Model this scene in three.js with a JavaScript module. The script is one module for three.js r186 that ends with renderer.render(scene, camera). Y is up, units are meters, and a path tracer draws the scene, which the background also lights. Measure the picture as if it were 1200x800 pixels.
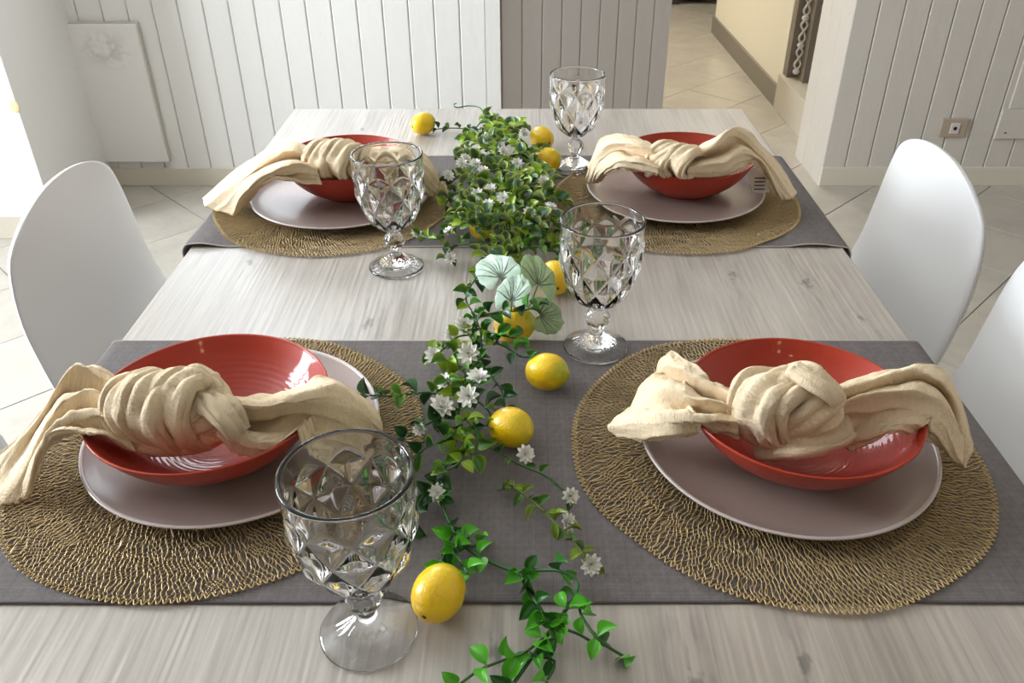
import * as THREE from 'three';
import { mergeGeometries, mergeVertices } from 'three/addons/utils/BufferGeometryUtils.js';
import { RoundedBoxGeometry } from 'three/addons/geometries/RoundedBoxGeometry.js';

/* ---------- camera, sky, daylight, exposure ---------- */
const scene = new THREE.Scene();
const F = 976, CX = 612, CY = 400, TILT = 32.8 * Math.PI / 180, EYE = 1.26, TOP = 0.75;
const camera = new THREE.PerspectiveCamera(2 * Math.atan(400 / F) * 180 / Math.PI, 1.5, 0.05, 40);
camera.position.set(0, EYE, 0);
camera.rotation.set(-TILT, 0, 0);
camera.setViewOffset(1200, 800, -(CX - 600), 0, 1200, 800);
scene.background = new THREE.Color(0.75, 0.87, 1.0);
const renderer = new THREE.WebGLRenderer({ antialias: true });
renderer.toneMapping = THREE.LinearToneMapping;
renderer.toneMappingExposure = 0.95;
renderer.shadowMap.enabled = true;

// daylight through the window in the left wall
const WIN = { x: -3.0, z0: 0.6, z1: 2.0, y0: 0.9, y1: 2.35 };
const dayLight = new THREE.RectAreaLight(new THREE.Color(0.86, 0.93, 1.0), 33, WIN.z1 - WIN.z0, WIN.y1 - WIN.y0);
dayLight.position.set(WIN.x - 0.14, (WIN.y0 + WIN.y1) / 2, -(WIN.z0 + WIN.z1) / 2);
dayLight.lookAt(0, (WIN.y0 + WIN.y1) / 2, -(WIN.z0 + WIN.z1) / 2);
scene.add(dayLight);
// daylight through the window in the back wall, above the frame
const WIN2 = { x0: -1.5, x1: -0.4, y0: 1.4, y1: 2.35, z: 3.09 };
const dayLight2 = new THREE.RectAreaLight(new THREE.Color(0.86, 0.93, 1.0), 10.5, WIN2.x1 - WIN2.x0, WIN2.y1 - WIN2.y0);
dayLight2.position.set((WIN2.x0 + WIN2.x1) / 2, (WIN2.y0 + WIN2.y1) / 2, -WIN2.z - 0.15);
dayLight2.lookAt((WIN2.x0 + WIN2.x1) / 2, (WIN2.y0 + WIN2.y1) / 2, 0);
scene.add(dayLight2);

/* ---------- helpers ---------- */
let seed = 12345;
const rnd = () => { seed = (seed + 0x6D2B79F5) | 0; let t = Math.imul(seed ^ (seed >>> 15), 1 | seed); t = (t + Math.imul(t ^ (t >>> 7), 61 | t)) ^ t; return ((t ^ (t >>> 14)) >>> 0) / 4294967296; };
const rr = (a, b) => a + (b - a) * rnd();
const V = (x, y, z) => new THREE.Vector3(x, y, z);
const lerp = (a, b, t) => a + (b - a) * t, clamp = (v, a = 0, b = 1) => Math.min(b, Math.max(a, v));
const smooth = (a, b, v) => { const t = clamp((v - a) / (b - a)); return t * t * (3 - 2 * t); };
const hash = (i, j, k = 0) => { let n = Math.imul(i, 374761393) + Math.imul(j, 668265263) + Math.imul(k, 2147483647 ^ 1274126177); n = Math.imul(n ^ (n >>> 13), 1274126177); return ((n ^ (n >>> 16)) >>> 0) / 4294967296; };
const noise = (x, y, k = 0) => { const i = Math.floor(x), j = Math.floor(y), u = x - i, v = y - j, a = u * u * (3 - 2 * u), b = v * v * (3 - 2 * v); return lerp(lerp(hash(i, j, k), hash(i + 1, j, k), a), lerp(hash(i, j + 1, k), hash(i + 1, j + 1, k), a), b); };
const fbm = (x, y, o = 4, k = 0) => { let s = 0, a = 0.5, t = 0; for (let i = 0; i < o; i++) { s += a * noise(x, y, k + i); t += a; a *= 0.5; x *= 2.03; y *= 2.03; } return s / t; };
const toLin = (c) => c <= 0.04045 ? c / 12.92 : ((c + 0.055) / 1.055) ** 2.4;
const srgb = (r, g, b) => new THREE.Color(toLin(r / 255), toLin(g / 255), toLin(b / 255));

// pixel of the 1200 x 800 photograph -> point at a height above the table top
function U(px, py, up = 0) {
  const dx = (px - CX) / F, dy = (py - CY) / F;
  const fw = Math.cos(TILT) - dy * Math.sin(TILT), dn = Math.sin(TILT) + dy * Math.cos(TILT);
  const t = (EYE - TOP - up) / dn;
  return V(dx * t, TOP + up, -fw * t);
}
const used = new Map();
function numbered(n) { const k = used.get(n) || 0; used.set(n, k + 1); return k ? n + '_' + String(k).padStart(3, '0') : n; }
function thing(name, label, category, p = [0, 0, 0], group) {
  const g = new THREE.Group(); g.name = numbered(name); g.position.set(p[0], p[1], p[2]);
  g.userData = { label, category }; if (group) g.userData.group = group;
  scene.add(g); return g;
}
function mesh(name, geo, mat, parent) {
  const m = new THREE.Mesh(geo, mat); m.name = name; m.castShadow = m.receiveShadow = true;
  if (parent) parent.add(m); return m;
}
function struct(name, geo, mat, label) {
  const m = mesh(numbered(name), geo, mat, scene); m.userData = { kind: 'structure', label, category: name.split('_')[0] }; return m;
}
function box(x0, x1, y0, y1, z0, z1, bevel = 0) { // z0, z1: distance in front of the camera
  const w = x1 - x0, hh = y1 - y0, d = z1 - z0;
  const g = bevel ? new RoundedBoxGeometry(w, hh, d, 2, bevel) : new THREE.BoxGeometry(w, hh, d);
  g.translate((x0 + x1) / 2, (y0 + y1) / 2, -(z0 + z1) / 2); return g;
}
function gridGeo(nu, nv, fn, uvf) {
  const pos = [], uv = [], idx = [];
  for (let i = 0; i <= nu; i++) for (let j = 0; j <= nv; j++) {
    const p = fn(i / nu, j / nv, i, j); pos.push(p.x, p.y, p.z);
    const q = uvf ? uvf(i / nu, j / nv) : [j / nv, i / nu]; uv.push(q[0], q[1]);
  }
  for (let i = 0; i < nu; i++) for (let j = 0; j < nv; j++) { const a = i * (nv + 1) + j, b = a + nv + 1; idx.push(a, b, a + 1, b, b + 1, a + 1); }
  const g = new THREE.BufferGeometry();
  g.setAttribute('position', new THREE.Float32BufferAttribute(pos, 3));
  g.setAttribute('uv', new THREE.Float32BufferAttribute(uv, 2));
  g.setIndex(idx); g.computeVertexNormals(); return g;
}
// a sheet with thickness: grid surface, its back and a rim
function sheet(nu, nv, fn, thick, uvf) {
  const g = gridGeo(nu, nv, fn, uvf), P = g.attributes.position, N = g.attributes.normal, T = g.attributes.uv, n = P.count;
  const pos = [], uv = [], idx = [], th = (k) => (typeof thick === 'function' ? thick(Math.floor(k / (nv + 1)) / nu, (k % (nv + 1)) / nv) : thick) / 2;
  for (const s of [1, -1]) for (let k = 0; k < n; k++) { const t = th(k) * s; pos.push(P.getX(k) + N.getX(k) * t, P.getY(k) + N.getY(k) * t, P.getZ(k) + N.getZ(k) * t); uv.push(T.getX(k), T.getY(k)); }
  const I = g.index.array;
  for (let k = 0; k < I.length; k += 3) { idx.push(I[k], I[k + 1], I[k + 2], n + I[k], n + I[k + 2], n + I[k + 1]); }
  const ring = []; for (let j = 0; j < nv; j++) ring.push(j); for (let i = 0; i < nu; i++) ring.push(i * (nv + 1) + nv); for (let j = nv; j > 0; j--) ring.push(nu * (nv + 1) + j); for (let i = nu; i > 0; i--) ring.push(i * (nv + 1));
  for (let k = 0; k < ring.length; k++) { const a = ring[k], b = ring[(k + 1) % ring.length]; idx.push(a, b, n + a, b, n + b, n + a); }
  const o = new THREE.BufferGeometry();
  o.setAttribute('position', new THREE.Float32BufferAttribute(pos, 3)); o.setAttribute('uv', new THREE.Float32BufferAttribute(uv, 2));
  o.setIndex(idx); o.computeVertexNormals(); return o;
}
function lathe(pts, seg = 64, relief) { // pts: [r, y] list -> smooth surface of revolution
  const g = gridGeo(pts.length - 1, seg, (u, v, i, j) => {
    let [r, y] = pts[i]; const a = (j % seg) / seg * Math.PI * 2;
    if (relief) r += relief(a, y, i);
    return V(-Math.sin(a) * r, y, Math.cos(a) * r);
  });
  const N = g.attributes.normal, w = seg + 1; // close the seam
  for (let i = 0; i < pts.length; i++) { const a = i * w, b = a + seg, n = V(N.getX(a) + N.getX(b), N.getY(a) + N.getY(b), N.getZ(a) + N.getZ(b)).normalize(); N.setXYZ(a, n.x, n.y, n.z); N.setXYZ(b, n.x, n.y, n.z); }
  return g;
}
function splinePts(pts, n) { const c = new THREE.CatmullRomCurve3(pts.map((p) => V(p[0], p[1], 0)), false, 'centripetal'); return c.getPoints(n).map((p) => [Math.max(p.x, 0.00001), p.y]); }
function tube(pts, r, seg = 24, sides = 5) { return new THREE.TubeGeometry(new THREE.CatmullRomCurve3(pts), seg, r, sides, false); }
function dataTex(w, h, fn, color = true, repeat) {
  const d = new Uint8Array(w * h * 4);
  for (let j = 0; j < h; j++) for (let i = 0; i < w; i++) { const c = fn(i / w, j / h), k = (j * w + i) * 4; if (typeof c === 'number') d[k] = d[k + 1] = d[k + 2] = clamp(c) * 255; else { d[k] = clamp(c[0], 0, 255); d[k + 1] = clamp(c[1], 0, 255); d[k + 2] = clamp(c[2], 0, 255); } d[k + 3] = 255; }
  const t = new THREE.DataTexture(d, w, h); t.magFilter = THREE.LinearFilter; t.minFilter = THREE.LinearFilter; t.wrapS = t.wrapT = THREE.RepeatWrapping;
  if (color) t.colorSpace = THREE.SRGBColorSpace; if (repeat) t.repeat.set(repeat[0], repeat[1]); t.needsUpdate = true; return t;
}
const tileNoise = (u, v, f, o = 3, k = 0) => { // repeats over the unit square
  let s = 0, a = 0.5, t = 0;
  for (let q = 0; q < o; q++) { const x = u * f, y = v * f, i = Math.floor(x), j = Math.floor(y), fx = x - i, fy = y - j, sx = fx * fx * (3 - 2 * fx), sy = fy * fy * (3 - 2 * fy), w = (n) => ((n % f) + f) % f; s += a * lerp(lerp(hash(w(i), w(j), k + q), hash(w(i + 1), w(j), k + q), sx), lerp(hash(w(i), w(j + 1), k + q), hash(w(i + 1), w(j + 1), k + q), sx), sy); t += a; a *= 0.5; f *= 2; }
  return s / t;
};
const std = (o) => new THREE.MeshStandardMaterial({ side: THREE.DoubleSide, ...o });
const phys = (o) => new THREE.MeshPhysicalMaterial({ side: THREE.DoubleSide, ...o });
function worldUV(g, f) { const P = g.attributes.position, a = []; for (let i = 0; i < P.count; i++) a.push(...f(P.getX(i), P.getY(i), P.getZ(i))); g.setAttribute('uv', new THREE.Float32BufferAttribute(a, 2)); return g; }

/* ---------- surfaces ---------- */
const paintBump = dataTex(256, 256, (u, v) => 0.5 + 0.5 * (tileNoise(u, v, 10, 4) - 0.5), false, [3, 3]);
const M = {};
M.wallWhite = std({ color: srgb(233, 231, 227), roughness: 0.55, bumpMap: paintBump, bumpScale: 0.0012 });
M.wallGrey = std({ color: srgb(206, 200, 196), roughness: 0.5, bumpMap: paintBump, bumpScale: 0.001 });
M.wallWarm = std({ color: srgb(206, 199, 190), roughness: 0.55, bumpMap: paintBump, bumpScale: 0.001 });
M.groove = std({ color: srgb(178, 172, 166), roughness: 0.8 });
M.grooveLight = std({ color: srgb(222, 219, 214), roughness: 0.8 });
M.hallWall = std({ color: srgb(240, 234, 218), roughness: 0.7 });
M.baseboard = std({ color: srgb(214, 206, 190), roughness: 0.35, bumpMap: paintBump, bumpScale: 0.0006 });
M.darkStone = std({ color: srgb(124, 116, 106), roughness: 0.35 });
M.ceiling = std({ color: srgb(238, 236, 231), roughness: 0.9 });
M.grout = std({ color: srgb(120, 114, 106), roughness: 0.9 });
const tileMap = (k) => dataTex(256, 256, (u, v) => { const n = tileNoise(u, v, 4, 4, k), m = tileNoise(u, v, 24, 3, k + 9); const s = 0.93 + 0.1 * n + 0.03 * (m - 0.5); return [184 * s, 177 * s, 166 * s]; });
M.tiles = [1, 2, 3].map((k) => std({ map: tileMap(k * 7), roughness: 0.22, bumpMap: dataTex(128, 128, (u, v) => tileNoise(u, v, 5, 3, k), false), bumpScale: 0.0006 }));

/* ---------- room shell ---------- */
const PI = Math.PI;
const flr = struct('floor', box(-3.4, 2.7, -0.1, -0.004, -3.4, 7.6), M.grout, 'cream glazed floor tiles laid diagonally with grey joints');
{ // tiles laid at 45 degrees, joints every 32 cm
  const pitch = 0.323, gap = 0.005, R2 = Math.SQRT2;
  const geoOf = (w) => { const s = new THREE.Shape(), a = w / 2, b = (pitch - gap) / 2; s.moveTo(-a, -b); s.lineTo(a, -b); s.lineTo(a, b); s.lineTo(-a, b); s.closePath(); const g = new THREE.ExtrudeGeometry(s, { depth: 0.006, bevelEnabled: true, bevelSize: 0.0012, bevelThickness: 0.0012, bevelSegments: 1 }); worldUV(g, (x, y) => [x / pitch + 0.5, y / pitch + 0.5]); g.rotateX(-PI / 2); g.rotateY(PI / 4); return g; };
  const full = geoOf(pitch - gap);
  const inRoom = (x, z) => (x > -2.9 && x < 2.6 && z > -0.5 && z < 3.3) || (x > -0.35 && x < 1.45 && z >= 3.3 && z < 6.9) || (z > 5.6 && z < 6.9 && x > -0.35 && x < 2.2);
  const put = (u, v, g, n) => { const x = (u + v) / R2, z = (v - u) / R2; if (!inRoom(x, z)) return; const t = mesh('tile', g, M.tiles[Math.floor(hash(n, Math.round(v * 50)) * 3)], flr); t.position.set(x, -0.0072 + hash(n, Math.round(v * 31), 4) * 0.0006, -z); };
  for (let k = -14; k < 18; k++) {
    const v = 2.437 + (k - 6.5) * pitch; if (v < -2.2 || v > 6.5) continue;
    for (let n = -24; n < 14; n++) { const u = -0.555 + (n + 0.5) * pitch; const x = (u + v) / R2; if (x > -0.35) put(u, v, full, n); }
    for (let n = -24; n < 14; n++) { const u = -2.4 + (n + 0.5) * pitch, x = (u + v) / R2; if (x <= -0.35 - 0.1) put(u, v, full, n + 50); }
  }
}
struct('ceiling', box(-3.4, 2.7, 2.6, 2.7, -3.4, 7.6), M.ceiling, 'plain white ceiling');
const PLANK = {};
function plankGeo(w, len, t = 0.012, b = 0.0035) {
  const key = [w, len, t].join(); if (PLANK[key]) return PLANK[key];
  const p = [[-w / 2, 0], [-w / 2, t - b], [-w / 2 + b, t], [w / 2 - b, t], [w / 2, t - b], [w / 2, 0]], pos = [], uv = [];
  for (let i = 0; i < 5; i++) { const [x0, z0] = p[i], [x1, z1] = p[i + 1]; for (const [x, y, z] of [[x0, 0, z0], [x1, 0, z1], [x1, len, z1], [x0, 0, z0], [x1, len, z1], [x0, len, z0]]) { pos.push(x, y, z); uv.push(x * 2 + 0.3, y * 0.7); } }
  const g = new THREE.BufferGeometry(); g.setAttribute('position', new THREE.Float32BufferAttribute(pos, 3)); g.setAttribute('uv', new THREE.Float32BufferAttribute(uv, 2)); g.computeVertexNormals(); return (PLANK[key] = g);
}
function planks(parent, from, to, w, y0, y1, mat) { // from, to: [x, distance] of the face; boards face to the left of the walk direction turned to the room
  const A = V(from[0], 0, -from[1]), B = V(to[0], 0, -to[1]), L = A.distanceTo(B), n = Math.max(1, Math.round(L / w)), ww = L / n, dir = B.clone().sub(A).normalize(), turn = Math.atan2(-dir.z, dir.x);
  for (let i = 0; i < n; i++) { const m = mesh('plank', plankGeo(+(ww - 0.0022).toFixed(4), y1 - y0), mat, parent), p = A.clone().addScaledVector(dir, (i + 0.5) * ww); m.position.set(p.x, y0, p.z); m.rotation.y = turn; }
}
// back wall with white tongue-and-groove boards
const WB = 3.09;
const backW = struct('wall_back', box(-1.72, WIN2.x0, 0, 2.6, WB + 0.012, WB + 0.2), M.grooveLight, 'white painted tongue and groove board wall behind the table');
mesh('wall_piece', box(WIN2.x1, -0.08, 0, 2.6, WB + 0.012, WB + 0.2), M.grooveLight, backW);
mesh('wall_piece', box(WIN2.x0, WIN2.x1, 0, WIN2.y0, WB + 0.012, WB + 0.2), M.grooveLight, backW);
mesh('wall_piece', box(WIN2.x0, WIN2.x1, WIN2.y1, 2.6, WB + 0.012, WB + 0.2), M.grooveLight, backW);
planks(backW, [-1.66, WB + 0.012], [-0.131, WB + 0.012], 0.0895, 0.07, WIN2.y0, M.wallWhite);
planks(backW, [-1.66, WB + 0.012], [-0.131, WB + 0.012], 0.0895, WIN2.y1, 2.6, M.wallWhite);
planks(backW, [-1.66, WB + 0.012], [WIN2.x0, WB + 0.012], 0.0895, WIN2.y0, WIN2.y1, M.wallWhite);
planks(backW, [WIN2.x1, WB + 0.012], [-0.131, WB + 0.012], 0.0895, WIN2.y0, WIN2.y1, M.wallWhite);
{
  const { x0, x1, y0, y1 } = WIN2, a = WB + 0.05, c = WB + 0.1, m = (x0 + x1) / 2;
  const w2 = struct('window_2', mergeGeometries([box(x0, x0 + 0.05, y0, y1, a, c), box(x1 - 0.05, x1, y0, y1, a, c), box(x0, x1, y0, y0 + 0.05, a, c), box(x0, x1, y1 - 0.05, y1, a, c), box(m - 0.03, m + 0.03, y0, y1, a, c)]), std({ color: srgb(240, 240, 238), roughness: 0.4 }), 'white framed window above the board wall');
  for (const [p, q] of [[x0 + 0.05, m - 0.03], [m + 0.03, x1 - 0.05]]) mesh('pane', box(p, q, y0 + 0.05, y1 - 0.05, WB + 0.074, WB + 0.076), phys({ color: 0xffffff, transmission: 1, roughness: 0, thickness: 0, ior: 1.45 }), w2);
}
struct('trim_1', box(-0.13, -0.078, 0, 2.6, WB - 0.006, WB + 0.2, 0.002), M.wallWhite, 'narrow white corner board at the end of the white board wall');
struct('baseboard_back', box(-1.66, -0.13, 0, 0.072, WB - 0.006, WB + 0.012, 0.002), M.baseboard, 'cream tiled skirting under the white board wall');
// grey boarded partition running back at an angle
const pa = [-0.078, WB + 0.03], pb = [0.58, 3.45];
const part = struct('wall_partition', (() => { const g = new THREE.BoxGeometry(Math.hypot(pb[0] - pa[0], pb[1] - pa[1]), 2.6, 0.05); g.translate(0, 1.3, -0.026); g.rotateY(Math.atan2(pb[1] - pa[1], pb[0] - pa[0])); g.translate((pa[0] + pb[0]) / 2, 0, -(pa[1] + pb[1]) / 2); return g; })(), M.groove, 'grey boarded partition set at an angle beside the hallway');
planks(part, pa, pb, 0.084, 0, 2.6, M.wallGrey);
// right wall with boards and its boarded end
const rightB = struct('wall_right_back', box(1.177, 2.6, 0, 2.6, WB + 0.012, 3.42), M.groove, 'white boarded wall with a socket, right of the hallway opening');
planks(rightB, [1.165, WB + 0.012], [2.6, WB + 0.012], 0.0895, 0.072, 2.6, M.wallWarm);
planks(rightB, [1.177, 3.425], [1.177, WB + 0.001], 0.108, 0, 2.6, M.wallWarm);
struct('baseboard_right', box(1.166, 2.6, 0, 0.076, WB - 0.008, WB + 0.012, 0.002), M.baseboard, 'cream skirting below the boarded wall with the socket');
// left pier and the walls of the room
const pier = struct('wall_left_pier', box(-3.2, -1.6, 0, 2.6, 2.62, 3.3), M.wallWhite, 'plain white plastered pier left of the board wall');
mesh('plaster_chip', (() => { const g = new THREE.SphereGeometry(0.02, 10, 6); g.scale(0.8, 1, 0.12); g.translate(-1.607, 0.456, -2.619); return g; })(), std({ color: srgb(226, 208, 160), roughness: 0.9 }), pier);
struct('baseboard_pier', box(-3.0, -1.598, 0, 0.085, 2.608, 2.62, 0.002), M.baseboard, 'cream skirting along the foot of the white pier');
struct('baseboard_pier', box(-1.6, -1.588, 0, 0.072, 2.62, 3.08, 0.002), M.baseboard, 'cream skirting on the side of the white pier');
const leftW = struct('wall_left', box(WIN.x - 0.2, WIN.x, 0, 2.6, -3.3, WIN.z0), M.wallWhite, 'white side wall with the window');
mesh('wall_piece', box(WIN.x - 0.2, WIN.x, WIN.y1, 2.6, WIN.z0, WIN.z1), M.wallWhite, leftW);
mesh('wall_piece', box(WIN.x - 0.2, WIN.x, 0, 2.6, WIN.z1, 2.65), M.wallWhite, leftW);
mesh('wall_piece', box(WIN.x - 0.2, WIN.x, 0, WIN.y0, WIN.z0, WIN.z1), M.wallWhite, leftW);
const WA = WIN.x - 0.1, WC = WIN.x - 0.05, WM = (WIN.z0 + WIN.z1) / 2;
const win = struct('window_1', mergeGeometries([box(WA, WC, WIN.y0, WIN.y1, WIN.z0, WIN.z0 + 0.05), box(WA, WC, WIN.y0, WIN.y1, WIN.z1 - 0.05, WIN.z1), box(WA, WC, WIN.y1 - 0.05, WIN.y1, WIN.z0, WIN.z1), box(WA, WC, WIN.y0, WIN.y0 + 0.05, WIN.z0, WIN.z1), box(WA, WC, WIN.y0, WIN.y1, WM - 0.03, WM + 0.03)]), std({ color: srgb(240, 240, 238), roughness: 0.4 }), 'white framed window letting in daylight');
for (const [p, q] of [[WIN.z0 + 0.05, WM - 0.03], [WM + 0.03, WIN.z1 - 0.05]]) mesh('pane', box(WA + 0.024, WA + 0.026, WIN.y0 + 0.05, WIN.y1 - 0.05, p, q), phys({ color: 0xffffff, transmission: 1, roughness: 0, thickness: 0, ior: 1.45 }), win);
struct('wall_right', box(2.6, 2.7, 0, 2.6, -3.4, 3.42), M.wallWarm, 'plain right side wall of the dining room');
struct('wall_front', box(-3.4, 2.7, 0, 2.6, -3.4, -3.3), std({ color: srgb(140, 128, 116), roughness: 0.8 }), 'plain wall opposite the board wall');
// hallway
struct('wall_hall_left', box(-0.5, -0.4, 0, 2.6, WB + 0.2, 7.3), M.hallWall, 'cream hallway wall behind the partition');
struct('wall_hall_right', box(1.26, 1.4, 0, 2.6, 4.09, 5.72), M.hallWall, 'cream hallway wall with a dark stone skirting');
struct('baseboard_hall', box(1.245, 1.262, 0, 0.1, 4.085, 5.725), M.darkStone, 'dark grey stone skirting of the hallway wall');
struct('wall_hall_far', box(-0.5, 2.7, 0, 2.6, 7.2, 7.3), M.hallWall, 'cream wall at the far end of the hallway');
struct('wall_hall_side', box(2.5, 2.6, 0, 2.6, 3.42, 7.2), M.hallWall, 'cream wall beyond the hallway corner');
struct('wall_stairwell', box(1.4, 2.5, 0, 2.6, 4.09, 4.2), M.hallWall, 'cream end wall of the stairwell');
{ // step and dark stair doorway
  const st = M.stone = std({ color: srgb(196, 188, 174), roughness: 0.4, bumpMap: paintBump, bumpScale: 0.001 });
  const s = struct('door_1', mergeGeometries([box(1.262, 1.31, 0.165, 2.3, 4.03, 4.09), box(1.31, 1.36, 0.165, 2.3, 3.93, 4.085), box(1.262, 1.31, 2.2, 2.6, 3.42, 4.09)]), std({ color: srgb(132, 122, 110), roughness: 0.5 }), 'grey brown door frame of the dark stairwell');
  mesh('step', box(1.24, 1.75, 0, 0.165, 3.42, 4.09, 0.004), st, s);
  mesh('step', box(1.75, 2.5, 0, 0.33, 3.42, 4.09, 0.004), st, s);
  mesh('door_leaf', box(1.36, 1.395, 0.17, 2.2, 3.9, 4.07, 0.003), std({ color: srgb(70, 62, 60), roughness: 0.5 }), s);
  mesh('door_knob', (() => { const g = new THREE.SphereGeometry(0.018, 14, 10); g.translate(1.35, 0.5, -3.92); return g; })(), std({ color: srgb(120, 112, 104), roughness: 0.3, metalness: 0.8 }), s);
}

/* ---------- fixtures on the walls ---------- */
{
  const g = thing('access_panel', 'white painted access panel with smudges standing proud of the board wall', 'panel', [-1.502, 0.105, -WB + 0.004]);
  const sm = dataTex(128, 256, (u, v) => { const d = Math.hypot((u - 0.55) * 1.3, (v - 0.83) * 3.2), n = fbm(u * 9, v * 18, 4, 3), k = smooth(0.55, 0.1, d + (n - 0.5) * 0.7) * 0.13 * smooth(0.3, 0.6, n); const s = 1 - k; return [234 * s, 231 * s, 227 * s]; });
  const b = new RoundedBoxGeometry(0.284, 0.505, 0.024, 2, 0.004); b.translate(0, 0.2525, 0.012); worldUV(b, (x, y) => [x / 0.284 + 0.5, y / 0.505]);
  mesh('panel_front', b, std({ map: sm, roughness: 0.5 }), g);
  mesh('panel_frame', new THREE.BoxGeometry(0.292, 0.512, 0.012).translate(0, 0.254, 0.006), M.wallWarm, g);
}
{
  const g = thing('wall_socket', 'grey beige square wall socket with one small outlet on the boards', 'socket', [1.63, 0.197, -WB + 0.001]);
  mesh('cover_plate', new RoundedBoxGeometry(0.1, 0.072, 0.012, 2, 0.004).translate(0, 0.036, 0.004), std({ color: srgb(176, 160, 142), roughness: 0.4 }), g);
  mesh('insert', new RoundedBoxGeometry(0.034, 0.04, 0.006, 2, 0.002).translate(0.003, 0.036, 0.0105), std({ color: srgb(214, 208, 202), roughness: 0.4 }), g);
  const h = new THREE.CylinderGeometry(0.007, 0.007, 0.002, 16); h.rotateX(PI / 2); h.translate(0.003, 0.036, 0.0138); mesh('outlet_hole', h, std({ color: srgb(34, 28, 26), roughness: 0.7 }), g);
}
{
  const g = thing('cover_box', 'white flat cover plate screwed to the boards beside the socket', 'cover', [1.93, 0.19, -WB]);
  mesh('cover_plate', new RoundedBoxGeometry(0.27, 0.115, 0.012, 2, 0.003).translate(0, 0.0575, 0.004), M.wallWarm, g);
  mesh('upper_plate', new RoundedBoxGeometry(0.25, 0.3, 0.01, 2, 0.003).translate(0.012, 0.265, 0.003), M.wallWarm, g);
  const s = new THREE.CylinderGeometry(0.0035, 0.0035, 0.003, 10); s.rotateX(PI / 2); s.translate(-0.1, 0.025, 0.0105); mesh('screw', s, std({ color: srgb(90, 84, 80), roughness: 0.4, metalness: 0.6 }), g);
}
{ // pale chain hanging in the stair doorway
  const mat = std({ color: srgb(222, 218, 214), roughness: 0.4 }), g = thing('hanging_chain', 'white ornamental chain hanging in the stair doorway', 'chain', [1.292, 0.19, -3.99]);
  let y = 0.012; for (let i = 0; i < 12; i++) { // long twisted loops between round knots
    const kn = new THREE.IcosahedronGeometry(0.0155, 1); kn.scale(1.15, 0.9, 1); kn.translate(0, y, 0); mesh('knot', kn, mat, g);
    for (const q of [-1, 1]) mesh('loop', tube([V(0, y + 0.008, 0), V(q * 0.013, y + 0.03, q * 0.004), V(q * 0.004, y + 0.06, -q * 0.008), V(-q * 0.013, y + 0.09, -q * 0.004), V(0, y + 0.112, 0)], 0.0055, 14, 6), mat, g);
    y += 0.12;
  }
}
{ // dark sideboard at the far end of the hall
  const m = std({ color: srgb(58, 50, 46), roughness: 0.5 }), g = thing('sideboard', 'dark wooden sideboard at the far end of the hallway', 'sideboard', [1.35, 0, -6.78]);
  mesh('body', new RoundedBoxGeometry(1.3, 0.6, 0.36, 2, 0.006).translate(0, 0.38, 0), m, g);
  for (const [x, z] of [[-0.6, 0.14], [0.6, 0.14], [-0.6, -0.14], [0.6, -0.14], [-0.2, 0.14]]) mesh('leg', new THREE.BoxGeometry(0.05, 0.085, 0.05).translate(x, 0.0425, z), m, g);
  for (const x of [-0.43, 0, 0.43]) { const d = mesh('door', new RoundedBoxGeometry(0.41, 0.54, 0.02, 2, 0.004).translate(x, 0.38, 0.188), m, g); mesh('knob', new THREE.SphereGeometry(0.014, 10, 8).translate(x + 0.16, 0.42, 0.208), M.darkStone, d); }
}
function bulbLamp(name, label, p, power, col, r, drop) { // a lamp on a rod under the ceiling
  const g = thing(name, label, 'lamp', p);
  mesh('rod', new THREE.CylinderGeometry(0.006, 0.006, drop, 8).translate(0, drop / 2 + r * 0.8, 0), M.darkStone, g);
  mesh('holder', new THREE.CylinderGeometry(0.018, 0.022, 0.05, 14).translate(0, r + 0.02, 0), M.darkStone, g);
  mesh('bulb', new THREE.SphereGeometry(r, 20, 14), std({ color: 0xffffff, emissive: col, emissiveIntensity: 5, roughness: 0.4 }), g);
  const l = new THREE.PointLight(col, power, 0, 2); l.castShadow = true; l.shadow.radius = r / 0.02; g.add(l);
}
bulbLamp('pendant_bulb', 'bare warm bulb on a rod behind the near end of the table', [0.3, 2.15, 1.0], 0.12, new THREE.Color(1, 0.74, 0.4), 0.06, 0.36);
bulbLamp('pendant_bulb', 'bare warm bulb on a rod towards the wall with no window', [0.75, 2.15, 1.3], 0.12, new THREE.Color(1, 0.74, 0.4), 0.06, 0.36);
bulbLamp('hall_bulb', 'bare warm bulb under the hallway ceiling', [0.5, 2.3, -5.2], 5.5, new THREE.Color(1, 0.96, 0.88), 0.06, 0.25);

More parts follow.
